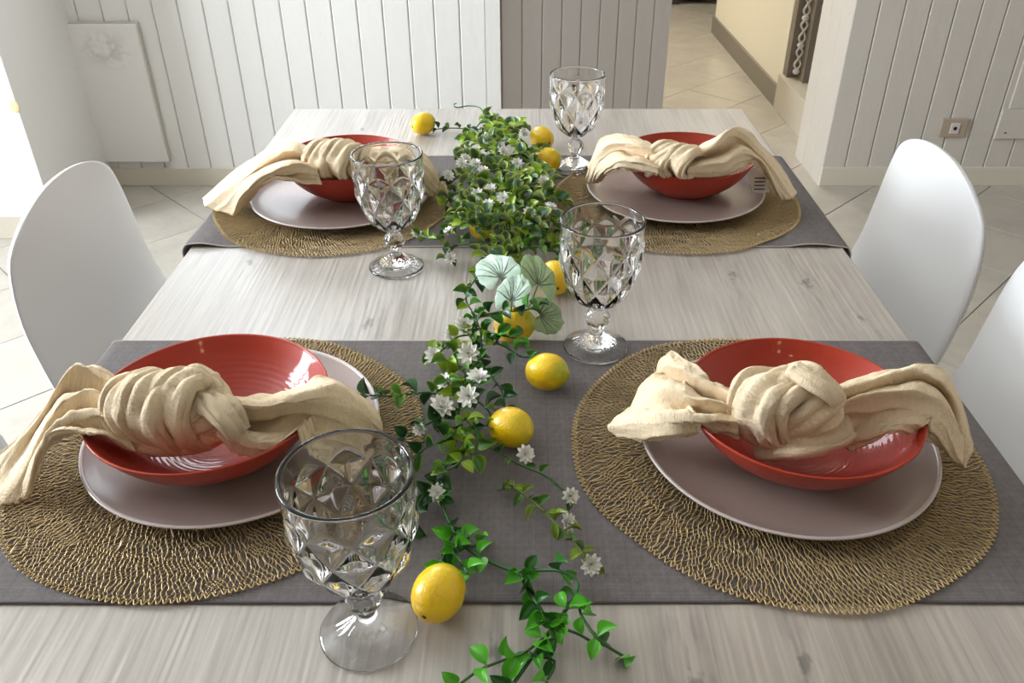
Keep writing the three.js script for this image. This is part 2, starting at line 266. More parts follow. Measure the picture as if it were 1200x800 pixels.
/* ---------- table ---------- */
const TX0 = -0.455, TX1 = 0.44, TZ0 = 0.25, TZ1 = 1.65;
{
  const W = TX1 - TX0, D = TZ1 - TZ0;
  const knots = [[-0.36, 0.98], [-0.3, 1.52], [0.36, 0.93], [0.4, 0.84], [0.2, 0.37], [0.12, 0.35], [-0.02, 0.38], [0.27, 0.95], [-0.18, 0.83], [-0.1, 1.45]].map(([x, z], i) => [x, z, 0.6 + 0.6 * hash(i, 3)]);
  const map = dataTex(1024, 1536, (u, v) => {
    const x = TX0 + u * W, z = TZ0 + v * D; let bend = 0, dark = 0;
    for (const [kx, kz, s] of knots) { const dx = (x - kx) / (0.02 * s), dz = (z - kz) / (0.075 * s), q = dx * dx + dz * dz; bend += dx * Math.exp(-q * 0.35) * 0.9; const c = Math.hypot((x - kx) / (0.0045 * s), (z - kz) / (0.009 * s)); dark += smooth(1.6, 0.2, c + (fbm(x * 300, z * 160, 2) - 0.5) * 2.4) * 0.5; dark += Math.exp(-q * 0.8) * 0.22 * smooth(0.45, 0.75, fbm(x * 190, z * 40, 3, 5)); }
    const w = fbm(x * 5, z * 1.3, 3, 11) * 9 + bend * 1.1;
    const rings = 0.5 + 0.5 * Math.sin((x * 52 + w) * 2.2 + fbm(x * 60, z * 6, 2, 3) * 2);
    const fine = fbm(x * 620, z * 16, 3, 21), med = fbm(x * 90, z * 3, 3, 31), big = fbm(x * 6, z * 3.2, 3, 41);
    let s = 0.76 * 0 + 1 - 0.07 * rings * smooth(0.3, 0.7, big) - 0.15 * (fine - 0.35) - 0.07 * (med - 0.5) - 0.13 * (big - 0.5);
    s *= 1 - 0.45 * clamp(dark); const warm = (big - 0.5) * 10;
    return [(190 + warm) * s, 181 * s, (172 - warm) * s];
  });
  const bump = dataTex(512, 512, (u, v) => fbm(u * 300, v * 14, 3, 5), false);
  const g = thing('dining_table', 'whitewashed wooden dining table laid for four', 'table', [0, 0, 0]);
  const top = new RoundedBoxGeometry(W, 0.032, D, 3, 0.003); top.translate((TX0 + TX1) / 2, TOP - 0.016, -(TZ0 + TZ1) / 2); worldUV(top, (x, y, z) => [(x - TX0) / W, (-z - TZ0) / D]);
  mesh('tabletop', top, std({ map, roughness: 0.4, bumpMap: bump, bumpScale: 0.0006 }), g);
  const lm = std({ color: srgb(205, 200, 195), roughness: 0.5 });
  for (const [x, z] of [[TX0 + 0.06, TZ0 + 0.06], [TX1 - 0.06, TZ0 + 0.06], [TX0 + 0.06, TZ1 - 0.06], [TX1 - 0.06, TZ1 - 0.06]]) mesh('leg', new RoundedBoxGeometry(0.06, TOP - 0.032, 0.06, 2, 0.004).translate(x, (TOP - 0.032) / 2, -z), lm, g);
  for (const [x0, x1, z0, z1] of [[TX0 + 0.06, TX1 - 0.06, TZ0 + 0.05, TZ0 + 0.07], [TX0 + 0.06, TX1 - 0.06, TZ1 - 0.07, TZ1 - 0.05], [TX0 + 0.05, TX0 + 0.07, TZ0 + 0.06, TZ1 - 0.06], [TX1 - 0.07, TX1 - 0.05, TZ0 + 0.06, TZ1 - 0.06]]) mesh('apron', box(x0, x1, TOP - 0.1, TOP - 0.032, z0, z1), lm, g);
}

/* ---------- chairs ---------- */
{
  const plastic = phys({ color: srgb(238, 237, 237), roughness: 0.38, clearcoat: 0.15, clearcoatRoughness: 0.3 }), wood = std({ color: srgb(196, 160, 118), roughness: 0.5 }), steel = std({ color: srgb(60, 60, 62), roughness: 0.4, metalness: 0.7 });
  const prof = new THREE.CatmullRomCurve3([[-0.222, 0.793], [-0.21, 0.74], [-0.188, 0.64], [-0.17, 0.54], [-0.14, 0.475], [-0.07, 0.445], [0.03, 0.44], [0.13, 0.452], [0.2, 0.45], [0.225, 0.428]].map(([x, y]) => V(x, y, 0)), false, 'centripetal');
  const uu = (t) => (t < 0.35 ? 0.35 * (t / 0.35) ** 1.9 : t);
  const shell = sheet(64, 28, (s, v) => {
    const t = uu(s), p = prof.getPoint(t), tan = prof.getTangent(t), a = v * 2 - 1;
    const k = clamp(t / 0.26), cap = (1 - (1 - k) ** 2.2) ** (1 / 2.2);
    const front = 1 - 0.35 * smooth(0.86, 1, t) ** 3;
    const w = lerp(0.194, 0.215, smooth(0.25, 0.6, t)) * cap * front, curl = (t < 0.5 ? 0.035 : 0.02) * a * a * smooth(0, 0.25, t) * smooth(1, 0.8, t);
    return V(p.x - (-tan.y) * -curl * -1 * 1, p.y + (-tan.x) * -curl * -1, a * w).add(V(0, 0, 0));
  }, 0.007);
  function makeChair(label) {
    const g = thing('shell_chair', label, 'chair', [0, 0, 0], 'white shell chairs around the table');
    mesh('seat_shell', shell, plastic, g);
    for (const [x, z] of [[0.12, 0.13], [0.12, -0.13], [-0.12, 0.13], [-0.12, -0.13]]) mesh('leg', tube([V(x, 0.43, z), V(x * 1.45, 0.2, z * 1.3), V(x * 1.75, 0.005, z * 1.55)], 0.013, 8, 10), wood, g);
    mesh('under_frame', mergeGeometries([tube([V(0.13, 0.41, 0.14), V(-0.13, 0.41, -0.14)], 0.007, 4, 6), tube([V(0.13, 0.41, -0.14), V(-0.13, 0.41, 0.14)], 0.007, 4, 6)]), steel, g);
    return g;
  }
  for (const [x, z, turn, label] of [[-0.475, 1.18, 0.0, 'white plastic shell chair beside the far left place setting'], [-0.46, 0.64, 0.0, 'white plastic shell chair beside the front left place setting'], [0.455, 1.285, PI, 'white plastic shell chair beside the far right place setting'], [0.46, 0.845, PI, 'white plastic shell chair beside the front right place setting']]) { const c = makeChair(label); c.position.set(x, 0, -z); c.rotation.y = turn; }
}

/* ---------- runners ---------- */
{
  const weave = dataTex(512, 512, (u, v) => { const n = 32, a = u * n, b = v * n, over = (Math.floor(a) + Math.floor(b)) % 2, fa = Math.abs((a % 1) - 0.5) * 2, fb = Math.abs((b % 1) - 0.5) * 2, h = over ? 1 - fa * fa * 0.8 : 1 - fb * fb * 0.8, tone = 0.93 + 0.1 * tileNoise(u, 0.3, 32, 1, 3) * 0.5 + 0.14 * (hash(Math.floor(a) * (over ? 1 : 0), Math.floor(b) * (over ? 0 : 1), over) - 0.5) + 0.12 * (tileNoise(u, v, 8, 3, 2) - 0.5), s = tone * (0.5 + 0.5 * h); return [158 * s, 149 * s, 148 * s]; });
  const wb = dataTex(512, 512, (u, v) => { const n = 32, a = u * n, b = v * n, over = (Math.floor(a) + Math.floor(b)) % 2, fa = Math.abs((a % 1) - 0.5) * 2, fb = Math.abs((b % 1) - 0.5) * 2; return over ? 1 - fa * fa : 1 - fb * fb; }, false);
  const cloth = std({ map: weave, bumpMap: wb, bumpScale: 0.0006, roughness: 0.9 }), hemLit = std({ color: srgb(188, 180, 174), roughness: 0.9 }), hemD = std({ color: srgb(92, 86, 86), roughness: 0.9 });  // pale hem: the light it catches is painted into its colour
  function runner(z0, z1, label, seedv, lift) {
    const g = thing('table_runner', label, 'table runner', [0, TOP, -(z0 + z1) / 2], 'grey table runners');
    const L = TX1 - TX0, drop = 0.09, R = 0.012, total = L + 2 * drop;
    const at = (s, t) => { // s along the runner, t across
      const q = s * total - drop, z = lerp(z1, z0, t), wob = (fbm(s * 6, t * 3 + seedv, 2, seedv) - 0.5);
      let x, y;
      if (q < 0 || q > L) { const e = q < 0 ? -q : q - L, a = Math.min(e / R, PI / 2), d = Math.max(0, e - R * PI / 2); x = R * Math.sin(a) + 0.012 * smooth(0, 0.06, d) * wob; y = -R * (1 - Math.cos(a)) - d; x = q < 0 ? TX0 - x : TX1 + x; } else { x = TX0 + q; y = 0; }
      if (q >= 0 && q <= L) y += 0.0014 + lift(x, t) + 0.0012 * wob * smooth(0, 0.2, Math.min(q, L - q));
      else y += 0.0014 + lift(q < 0 ? TX0 : TX1, t);
      return V(x, y, -z + (z0 + z1) / 2 + 0.002 * (fbm(s * 9, seedv, 2) - 0.5));
    };
    mesh('cloth', sheet(150, 26, at, 0.0014, (s, t) => [s * total / 0.03, t * (z1 - z0) / 0.034]), cloth, g);
    const edge = (t, y) => { const p = []; for (let i = 0; i <= 90; i++) { const q = at(i / 90, t); q.y += y; p.push(q); } return p; };
    mesh('hem', tube(edge(0.0, 0.0004), 0.0011, 180, 5), hemLit, g);
    mesh('hem', tube(edge(1.0, 0.0002), 0.0012, 180, 5), lift(0.3, 1) > 0.0001 || seedv === 2 ? hemLit : hemD, g);
  }
  runner(0.424, 0.79, 'grey woven table runner under the two front place settings', 1, () => 0);
  runner(1.029, 1.378, 'grey woven table runner under the two far place settings', 2, (x, t) => smooth(0.72, 1, t) * (0.005 * smooth(-0.36, -0.44, x) * (0.5 + 0.5 * Math.cos((x + 0.44) * 70)) + 0.004 * Math.max(0, Math.sin((x - 0.36) * 42)) * smooth(0.34, 0.38, x)));
}

/* ---------- placemats ---------- */
const MAT_Y = TOP + 0.0028;
{
  const gold = std({ color: srgb(194, 168, 120), roughness: 0.42, metalness: 0.32 });
  const outR = (a) => 0.1865 * (1 + 0.012 * Math.sin(a * 2 + 0.6) + 0.008 * Math.sin(a * 5 + 2) + 0.005 * Math.sin(a * 9));
  const hgt = (a, r) => 0.0012 * (noise(Math.cos(a) * r * 40 + 9, Math.sin(a) * r * 40 + 9, 4));
  function strands(N, ra, rb, step, thick, lam, k0) {
    const pos = [], idx = [], S = 4;
    for (let n = 0; n < N; n++) {
      const a0 = (n + 0.25 * (hash(n, k0) - 0.5)) / N * PI * 2, end = rb ? rb : outR(a0) - 0.0015 - 0.003 * hash(n, 7), m = Math.ceil((end - ra) / step), half = PI / N; const base = pos.length / 3;
      for (let i = 0; i <= m; i++) {
        const r = lerp(ra, end, i / m), ph = r / lam * PI * 2 + (n % 2) * PI + 5.5 * (noise(a0 * 14, r * 90, k0) - 0.5) * 2, a = a0 + half * (1.0 * Math.sin(ph) + 1.9 * (noise(n * 0.7, r * 170, k0 + 3) - 0.5));
        const y = hgt(a, r) + 0.0009 * Math.cos(ph + 0.8) + 0.0005 * hash(n, i >> 2, 9) + 0.0002, cx = Math.sin(a), cz = Math.cos(a), px = Math.cos(a), pz = -Math.sin(a);
        for (let q = 0; q < S; q++) { const b = q / S * PI * 2 + PI / 4, o = Math.cos(b) * thick, w = Math.sin(b) * thick; pos.push(cx * r + px * o, y + w, cz * r + pz * o); }
        if (i) for (let q = 0; q < S; q++) { const A = base + (i - 1) * S + q, B = base + (i - 1) * S + (q + 1) % S; idx.push(A, B, A + S, B, B + S, A + S); }
      }
    }
    const g = new THREE.BufferGeometry(); g.setAttribute('position', new THREE.Float32BufferAttribute(pos, 3)); g.setIndex(idx); g.computeVertexNormals(); return g;
  }
  const outer = mergeGeometries([strands(400, 0.1, 0.143, 0.0014, 0.00056, 0.0115, 5), strands(500, 0.141, 0, 0.0014, 0.00056, 0.0105, 25)]), inner = strands(200, 0.01, 0.101, 0.003, 0.0008, 0.015, 15);
  const loops = []; { const p = []; for (let i = 0; i < 1720; i++) { const a = i / 1720 * PI * 2, w = Math.sin(i / 8 * PI * 2 + 3 * noise(i * 0.05, 2)); const r = outR(a) - 0.002 + 0.0022 * w; p.push(V(Math.sin(a) * r, hgt(a, r) + 0.0005, Math.cos(a) * r)); } loops.push(new THREE.TubeGeometry(new THREE.CatmullRomCurve3(p, true), 2600, 0.0008, 4, true)); }
  const edge = loops[0];
  for (const [x, z, turn, sc, label] of [[0.2346, 0.603, 0, 1.015, 'round gold lace placemat at the front right setting'], [-0.2815, 0.606, 1.9, 1.0, 'round gold lace placemat at the front left setting'], [-0.285, 1.173, 3.3, 0.95, 'round gold lace placemat at the far left setting'], [0.2335, 1.189, 5.0, 1.0, 'round gold lace placemat at the far right setting']]) {
    const g = thing('placemat', label, 'placemat', [x, MAT_Y, -z], 'round gold placemats'); g.rotation.y = turn; g.scale.set(sc, 1, sc);
    mesh('lace', outer, gold, g).userData.kind = 'stuff'; mesh('centre', inner, gold, g).userData.kind = 'stuff'; mesh('scalloped_edge', edge, gold, g);
  }
}

/* ---------- plates and bowls ---------- */
const PLATE_Y = MAT_Y + 0.0022, BOWL_Y = PLATE_Y + 0.0062, RIM_Y = BOWL_Y + 0.056 - TOP;
const SET = { fr: { plate: [0.2435, 0.603], bowl: [0.247, 0.589] }, fl: { plate: [-0.2695, 0.615], bowl: [-0.278, 0.595] }, br: { plate: [0.233, 1.198], bowl: [0.2495, 1.206] }, bl: { plate: [-0.272, 1.178], bowl: [-0.2635, 1.196] } };
const WHERE = { fr: 'front right', fl: 'front left', br: 'far right', bl: 'far left' };
{
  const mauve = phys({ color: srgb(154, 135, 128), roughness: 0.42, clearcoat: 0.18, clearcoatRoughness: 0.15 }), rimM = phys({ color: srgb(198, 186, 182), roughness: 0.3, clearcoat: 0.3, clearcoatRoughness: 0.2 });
  const body = lathe(splinePts([[0.0001, 0], [0.07, 0], [0.076, 0.0005], [0.095, 0.004], [0.118, 0.0085], [0.1315, 0.0145], [0.1328, 0.0152]], 30).concat(splinePts([[0.1322, 0.0168], [0.1285, 0.0148], [0.12, 0.011], [0.105, 0.0078], [0.085, 0.0064], [0.05, 0.006], [0.0001, 0.006]], 36)), 96);
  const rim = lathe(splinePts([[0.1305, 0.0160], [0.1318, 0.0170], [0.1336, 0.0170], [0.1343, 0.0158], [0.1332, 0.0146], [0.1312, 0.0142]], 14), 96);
  const ridged = (pts) => pts.map(([r, y]) => [r, y + (r > 0.02 && r < 0.085 ? 0.00007 * Math.sin(r * 1500) : 0)]);
  const glaze = phys({ color: srgb(170, 50, 25), roughness: 0.5, specularIntensity: 0.5, clearcoat: 0.55, clearcoatRoughness: 0.05 });
  const bOut = lathe(splinePts([[0.0001, 0.002], [0.034, 0.002], [0.036, 0], [0.041, 0], [0.043, 0.003], [0.058, 0.010], [0.076, 0.023], [0.09, 0.039], [0.0978, 0.053]], 50), 96);
  const bIn = lathe(ridged(splinePts([[0.0965, 0.0545], [0.087, 0.0405], [0.073, 0.026], [0.055, 0.0135], [0.035, 0.0072], [0.0001, 0.0058]], 150)), 96);
  const bLip = lathe(splinePts([[0.0963, 0.0538], [0.0972, 0.0558], [0.0990, 0.0562], [0.0996, 0.0548], [0.0976, 0.0522]], 14), 96);
  for (const k of ['fl', 'fr', 'bl', 'br']) {
    const s = SET[k], f = k[0] === 'f';
    const p = thing('dinner_plate', 'mauve grey ceramic dinner plate at the ' + WHERE[k] + ' setting', 'plate', [s.plate[0], PLATE_Y, -s.plate[1]], 'mauve dinner plates');
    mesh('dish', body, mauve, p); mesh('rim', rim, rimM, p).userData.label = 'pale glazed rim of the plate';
    const b = thing('bowl', 'terracotta red glazed bowl on the ' + WHERE[k] + ' plate', 'bowl', [s.bowl[0], BOWL_Y, -s.bowl[1]], 'terracotta red bowls');
    const sc = { fl: 1.045, fr: 1.03, bl: 0.975, br: 1.0 }[k]; b.scale.set(sc, 1.03, sc);
    mesh('outside', bOut, glaze, b); mesh('inside', bIn, glaze, b); mesh('lip', bLip, glaze, b);
  }
}

/* ---------- goblets ---------- */
{
  const glass = phys({ color: 0xffffff, roughness: 0.0, transmission: 1, thickness: 0.01, ior: 1.5 });
  const N = 9, H = 0.041, pyr = (a, y) => { const u = a * N / (PI * 2), v = y / H, fr = (q) => Math.abs(q - Math.floor(q) - 0.5) * 2; return 1 - Math.max(fr(u + v), fr(u - v)); };
  const mask = (y) => smooth(0.052, 0.064, y) * smooth(0.136, 0.118, y);
  const bowlOut = splinePts([[0.0078, 0.0505], [0.011, 0.0525], [0.018, 0.056], [0.028, 0.066], [0.0355, 0.080], [0.0405, 0.097], [0.0428, 0.114], [0.0433, 0.132], [0.0438, 0.1458]], 110).concat([[0.0437, 0.1468], [0.0431, 0.1475], [0.0422, 0.1477], [0.0413, 0.1475], [0.0406, 0.1468]]), nOut = bowlOut.length;
  const bowlIn = splinePts([[0.0404, 0.1458], [0.0401, 0.132], [0.0395, 0.114], [0.0371, 0.097], [0.0322, 0.080], [0.0245, 0.067], [0.014, 0.059], [0.0001, 0.0575]], 90);
  const relief = (a, y, i) => { const k = pyr(a, y), m = mask(y); return i < nOut ? (0.0030 * k - 0.0006) * m : (0.0012 - 0.0028 * k) * m * smooth(0.06, 0.07, y); };
  const bowl = lathe(bowlOut.concat(bowlIn), 160, relief);
  const stem = lathe(splinePts([[0.0068, 0.0205], [0.0062, 0.0245], [0.0085, 0.0265], [0.0125, 0.031], [0.0142, 0.0365], [0.0125, 0.042], [0.0085, 0.046], [0.0062, 0.0485], [0.0078, 0.0505]], 48), 60, (a, y) => { const m = smooth(0.026, 0.03, y) * smooth(0.047, 0.043, y); const z = y > 0.0365 ? 0.5 : 0; return -0.0016 * m * (1 - Math.abs(((a * 8 / (PI * 2) + z) % 1) - 0.5) * 2); });
  const foot = lathe(splinePts([[0.0001, 0.004], [0.02, 0.003], [0.030, 0.0008], [0.0335, 0.0]], 18).concat(splinePts([[0.0352, 0.0006], [0.0358, 0.0022], [0.0348, 0.0038], [0.029, 0.0062], [0.02, 0.0105], [0.0125, 0.0155], [0.0085, 0.0185], [0.0068, 0.0205]], 36)), 120, (a, y, i) => (i > 24 ? 0.0007 * Math.abs(Math.sin(a * 10)) * smooth(0.003, 0.007, y) * smooth(0.019, 0.014, y) : 0));
  for (const [px, py, y, label, turn] of [[433, 739, 0, 'clear cut glass goblet in front of the front left setting, touching a lemon', 0.2], [465, 313, 0, 'clear cut glass goblet in front of the far left setting', 0.9], [698, 407, 0.0026, 'clear cut glass goblet beside the big pale leaves', 0.5], [673, 197, 0.0024, 'clear cut glass goblet beside the far right setting', 1.3]]) {
    const p = U(px, py, y), g = thing('goblet', label, 'glass', [p.x, TOP + y + 0.0003, p.z], 'cut glass goblets'); g.rotation.y = turn; g.scale.y = 1.05;
    mesh('foot', foot, glass, g); mesh('stem', stem, glass, g); mesh('cup', bowl, glass, g);
  }
}

/* ---------- lemons ---------- */
const LEMONS = [[496, 145, 0.046, 0.6, 0, 'lemon at the far end of the table beside a curling tendril'], [635, 162, 0.046, 2.2, 0, 'lemon behind another lemon next to the far goblet'], [640, 189, 0.05, 0.3, 0.0024, 'lemon resting on the leaves next to the far goblet'], [566, 264, 0.044, 1.2, 0.0024, 'lemon half buried in the dense dark leaves'], [650, 326, 0.047, 1.7, 0, 'lemon half hidden behind the big pale leaves'], [603, 381, 0.047, 0.2, 0.0024, 'lemon covered by green sprigs below the big pale leaves'], [641, 436, 0.045, -0.35, 0.0028, 'whole lemon lying on the runner beside white flowers'], [599, 501, 0.044, -0.6, 0.0028, 'lemon on the runner between the front placemats'], [514, 695, 0.045, 1.15, 0.0012, 'lemon touching the foot of the front goblet']];
{
  const pores = dataTex(256, 256, (u, v) => { const n = tileNoise(u, v, 28, 2, 6); return smooth(0.25, 0.6, n); }, false, [2, 2]);
  const skin = phys({ vertexColors: true, roughness: 0.34, bumpMap: pores, bumpScale: 0.00018, clearcoat: 0.4, clearcoatRoughness: 0.2 }), scar = std({ color: srgb(92, 70, 24), roughness: 0.8 });
  const pts = []; for (let i = 0; i <= 40; i++) { const t = i / 40, c = -Math.cos(t * PI), s = Math.sin(t * PI); pts.push([Math.max(0.00001, 0.43 * s ** 0.93), c * 0.5 + (t > 0.9 ? 0.045 * smooth(0.9, 1, t) : 0) - (t < 0.07 ? -0.02 * (1 - t / 0.07) : 0)]); }
  const yel = srgb(255, 214, 10), grn = srgb(176, 190, 20), ora = srgb(246, 192, 8);
  LEMONS.forEach(([px, py, len, yaw, y0, label], n) => {
    const p = U(px, py, len * 0.43 + y0), g = thing('lemon', label, 'lemon', [p.x, TOP + y0 + 0.0006, p.z], 'lemons along the garland');
    const geo = lathe(pts, 40, (a, y) => 0.012 * (noise(a * 1.3 + n * 7, y * 5 + 3, n) - 0.5) * Math.sin((y + 0.5) * PI)), P = geo.attributes.position, col = [];
    for (let i = 0; i < P.count; i++) { const q = fbm(P.getX(i) * 5 + n * 3, P.getY(i) * 4 + P.getZ(i) * 4, 3, n), c = yel.clone().lerp(ora, clamp(q * 1.4 - 0.4)).lerp(grn, clamp(smooth(0.12, 0.5, P.getY(i) + (q - 0.5) * 0.5) * 0.85 * (n % 3 === 1 ? 0.5 : 1))); col.push(c.r, c.g, c.b); }
    geo.setAttribute('color', new THREE.Float32BufferAttribute(col, 3));
    geo.scale(len, len, len); geo.rotateZ(-PI / 2 + 0.12); geo.rotateY(yaw); geo.computeBoundingBox(); const lift = -geo.boundingBox.min.y; geo.translate(0, lift, 0);
    mesh('peel', geo, skin, g);
    const sc = new THREE.SphereGeometry(0.0022, 8, 6); sc.scale(0.5, 1, 1); sc.translate(-len * 0.478, 0, 0); sc.rotateZ(0.12); sc.rotateY(yaw); sc.translate(0, lift, 0); mesh('stem_scar', sc, scar, g);
  });
}

/* ---------- napkins ---------- */
{
  const crepe = dataTex(768, 768, (u, v) => 0.3 * tileNoise(u, v, 160, 2, 8) + 0.5 * tileNoise(u * 5, v, 26, 3, 4) + 0.2 * tileNoise(u, v, 14, 2, 1), false);
  const crepeC = dataTex(512, 512, (u, v) => { const q = 0.94 + 0.08 * tileNoise(u * 5, v, 26, 3, 4) + 0.05 * (tileNoise(u, v, 128, 2, 5) - 0.5); return [260 * q, 236 * q, 200 * q]; });
  const linen = std({ map: crepeC, roughness: 0.95, bumpMap: crepe, bumpScale: 0.002 });
  const tagM = std({ color: srgb(228, 222, 214), roughness: 0.8 }), inkM = std({ color: srgb(70, 64, 66), roughness: 0.9 });
  const cr = (a, b, c, d, t) => 0.5 * (2 * b + (c - a) * t + (2 * a - 5 * b + 4 * c - d) * t * t + (3 * b - a - 3 * c + d) * t * t * t);
  function surf(R, floor) { // R: ribs, each a list of points, interpolated both ways
    const ribs = R.map((r) => new THREE.CatmullRomCurve3(r.map((p) => U(...p)), false, 'centripetal')), n = ribs.length - 1;
    return (s, t) => {
      const q = t * n, i = Math.min(n - 1, Math.floor(q)), f = q - i, g = (k) => ribs[clamp(k, 0, n)].getPoint(s), a = g(i - 1), b = g(i), c = g(i + 1), d = g(i + 2);
      const p = V(cr(a.x, b.x, c.x, d.x, f), cr(a.y, b.y, c.y, d.y, f), cr(a.z, b.z, c.z, d.z, f));
      const w = (fbm(s * 7 + 3, t * 9, 3, n) - 0.5); p.y += 0.007 * w * smooth(0, 0.15, s); p.x += 0.003 * (fbm(s * 8, t * 10 + 5, 2) - 0.5);
      const cre = 1 - Math.abs(Math.sin(t * 19 + 6 * fbm(s * 1.6, t * 3, 2, 7))); p.y -= 0.005 * cre * cre * (0.35 + 0.65 * smooth(1, 0.1, s)); p.z += 0.002 * cre * cre;
      if (floor) p.y = Math.max(p.y, floor(p));
      return p;
    };
  }
  function band(path, w, th, pleats, twist = 0) { // a pleated strap wound round the knot
    const pts = path.map((p) => U(...p)), c = new THREE.CatmullRomCurve3(pts, false, 'centripetal'), S = 56, Q = 64, mid = pts.reduce((a, p) => a.add(p), V(0, 0, 0)).multiplyScalar(1 / pts.length); mid.y -= 0.012;
    return gridGeo(S, Q, (s, t) => {
      const o = c.getPoint(s), tan = c.getTangent(s), out = o.clone().sub(mid); out.addScaledVector(tan, -out.dot(tan)).normalize(); const side = tan.clone().cross(out).normalize();
      const a = t * PI * 2 + twist * (s - 0.5), ca = Math.cos(a), sa = Math.sin(a), env = 0.55 + 0.45 * Math.sin(clamp(s, 0.02, 0.98) * PI) ** 0.6;
      const se = (q) => Math.sign(q) * Math.abs(q) ** 0.62, cx = se(ca), ridge = 1 - Math.abs(Math.sin(cx * PI * pleats * 0.5 + 1.3 * Math.sin(s * 3 + w * 60) + 0.8 * (fbm(s * 4, cx * 2, 2, pleats) - 0.5)));
      const lift = sa > 0 ? se(sa) * (th + 0.0016 - 0.0052 * ridge ** 5 * Math.sqrt(sa)) : se(sa) * th * 0.5, lump = 0.008 * (fbm(s * 4 + w * 100, cx * 3, 3, pleats) - 0.5);
      return o.addScaledVector(side, cx * w / 2 * env * (1 + 0.16 * (fbm(s * 4, 3, 2, pleats) - 0.5))).addScaledVector(out, (lift + lump) * env);
    }, (s, t) => [s * 3, t * 2]);
  }
  function blob(px, py, y, rx, ry, rz, tilt) { const o = U(px, py, y), g = new THREE.SphereGeometry(1, 40, 28), P = g.attributes.position; for (let i = 0; i < P.count; i++) { const x = P.getX(i), yy = P.getY(i), z = P.getZ(i), k = 1 + 0.12 * (fbm(x * 2.2 + px, yy * 2.2 + z * 1.7, 3) - 0.5) + 0.05 * Math.sin(Math.atan2(yy, z) * 5 + x * 4); P.setXYZ(i, x * rx * k, yy * ry * k, z * rz * k); } g.rotateZ(tilt); g.translate(o.x, o.y, o.z); g.computeVertexNormals(); return g; }
  function napkin(k, wings, bands, core, label) {
    const s = SET[k], base = V(s.bowl[0], BOWL_Y + 0.012, -s.bowl[1]), g = thing('napkin', label, 'napkin', base.toArray(), 'knotted cream napkins');
    const plateC = s.plate, floor = (p) => { const rb = Math.hypot(p.x - s.bowl[0], p.z + s.bowl[1]), rp = Math.hypot(p.x - plateC[0], p.z + plateC[1]), sc = { fl: 1.045, fr: 1.03, bl: 0.975, br: 1 }[k]; if (rb < 0.101 * sc) return BOWL_Y + 0.006 + 0.056 * (rb / (0.1 * sc)) ** 2.3 + 0.001; if (rp < 0.136) return PLATE_Y + 0.019; return MAT_Y + 0.004; };
    for (const w of wings) { const geo = sheet(90, 110, surf(w, floor), (u, v) => 0.0016 + 0.0016 * Math.max(smooth(0.965, 0.985, u), smooth(0.975, 0.99, v), smooth(0.025, 0.01, v)), (u, v) => [u * 2.2, v * 2.2]); geo.translate(-base.x, -base.y, -base.z); mesh('loose_end', geo, linen, g); }
    for (const b of bands) { const geo = band(...b); geo.translate(-base.x, -base.y, -base.z); mesh('wrap', geo, linen, g); }
    const c = blob(...core); c.translate(-base.x, -base.y, -base.z); mesh('knot', c, linen, g);
    return [g, base];
  }
  napkin('fr', [[
    [[872, 464, 0.085], [842, 448, 0.092], [812, 429, 0.09], [789, 413, 0.076]],
    [[870, 467, 0.09], [832, 452, 0.087], [800, 434, 0.09], [774, 423, 0.074]],
    [[868, 474, 0.075], [834, 468, 0.066], [800, 450, 0.066], [768, 437, 0.058]],
    [[866, 478, 0.085], [826, 466, 0.092], [788, 450, 0.088], [752, 450, 0.058]],
    [[864, 486, 0.072], [818, 481, 0.068], [780, 475, 0.066], [737, 478, 0.044]],
    [[864, 492, 0.08], [815, 484, 0.085], [772, 484, 0.07], [713, 500, 0.03]],
    [[866, 502, 0.07], [825, 497, 0.07], [785, 505, 0.062], [727, 512, 0.026]],
    [[868, 511, 0.058], [834, 503, 0.064], [800, 509, 0.055], [762, 515, 0.042]]],
  [
    [[968, 458, 0.085], [1022, 440, 0.092], [1075, 428, 0.09], [1112, 444, 0.07], [1139, 520, 0.022]],
    [[968, 463, 0.092], [1018, 447, 0.102], [1075, 435, 0.1], [1114, 462, 0.072], [1135, 536, 0.015]],
    [[970, 470, 0.078], [1020, 457, 0.083], [1070, 446, 0.083], [1102, 462, 0.062], [1128, 545, 0.01]],
    [[972, 475, 0.085], [1014, 462, 0.098], [1064, 452, 0.102], [1108, 470, 0.078], [1130, 512, 0.032]],
    [[974, 482, 0.078], [1012, 474, 0.085], [1055, 467, 0.09], [1097, 484, 0.073], [1124, 541, 0.013]],
    [[976, 490, 0.07], [1005, 490, 0.068], [1040, 482, 0.077], [1084, 492, 0.073], [1114, 536, 0.018]],
    [[978, 494, 0.07], [990, 508, 0.055], [1020, 507, 0.062], [1052, 500, 0.072], [1098, 520, 0.032]],
    [[972, 502, 0.05], [992, 522, 0.042], [1015, 518, 0.05], [1042, 506, 0.066], [1084, 506, 0.055]]]],
  [[[[908, 524, 0.04], [886, 505, 0.066], [880, 478, 0.09], [890, 455, 0.106], [920, 446, 0.1], [940, 452, 0.075]], 0.044, 0.007, 2],
   [[[930, 520, 0.04], [905, 500, 0.07], [903, 470, 0.097], [925, 450, 0.108], [955, 452, 0.1], [970, 465, 0.07]], 0.04, 0.007, 2],
   [[[912, 462, 0.098], [935, 436, 0.112], [955, 446, 0.112], [975, 466, 0.098], [950, 490, 0.086], [920, 506, 0.07]], 0.042, 0.008, 2],
   [[[890, 520, 0.04], [925, 512, 0.06], [960, 506, 0.064], [995, 500, 0.066]], 0.044, 0.009, 1]],
  [925, 486, 0.064, 0.05, 0.028, 0.028, 0.05], 'cream crinkled napkin knotted over the front right bowl');
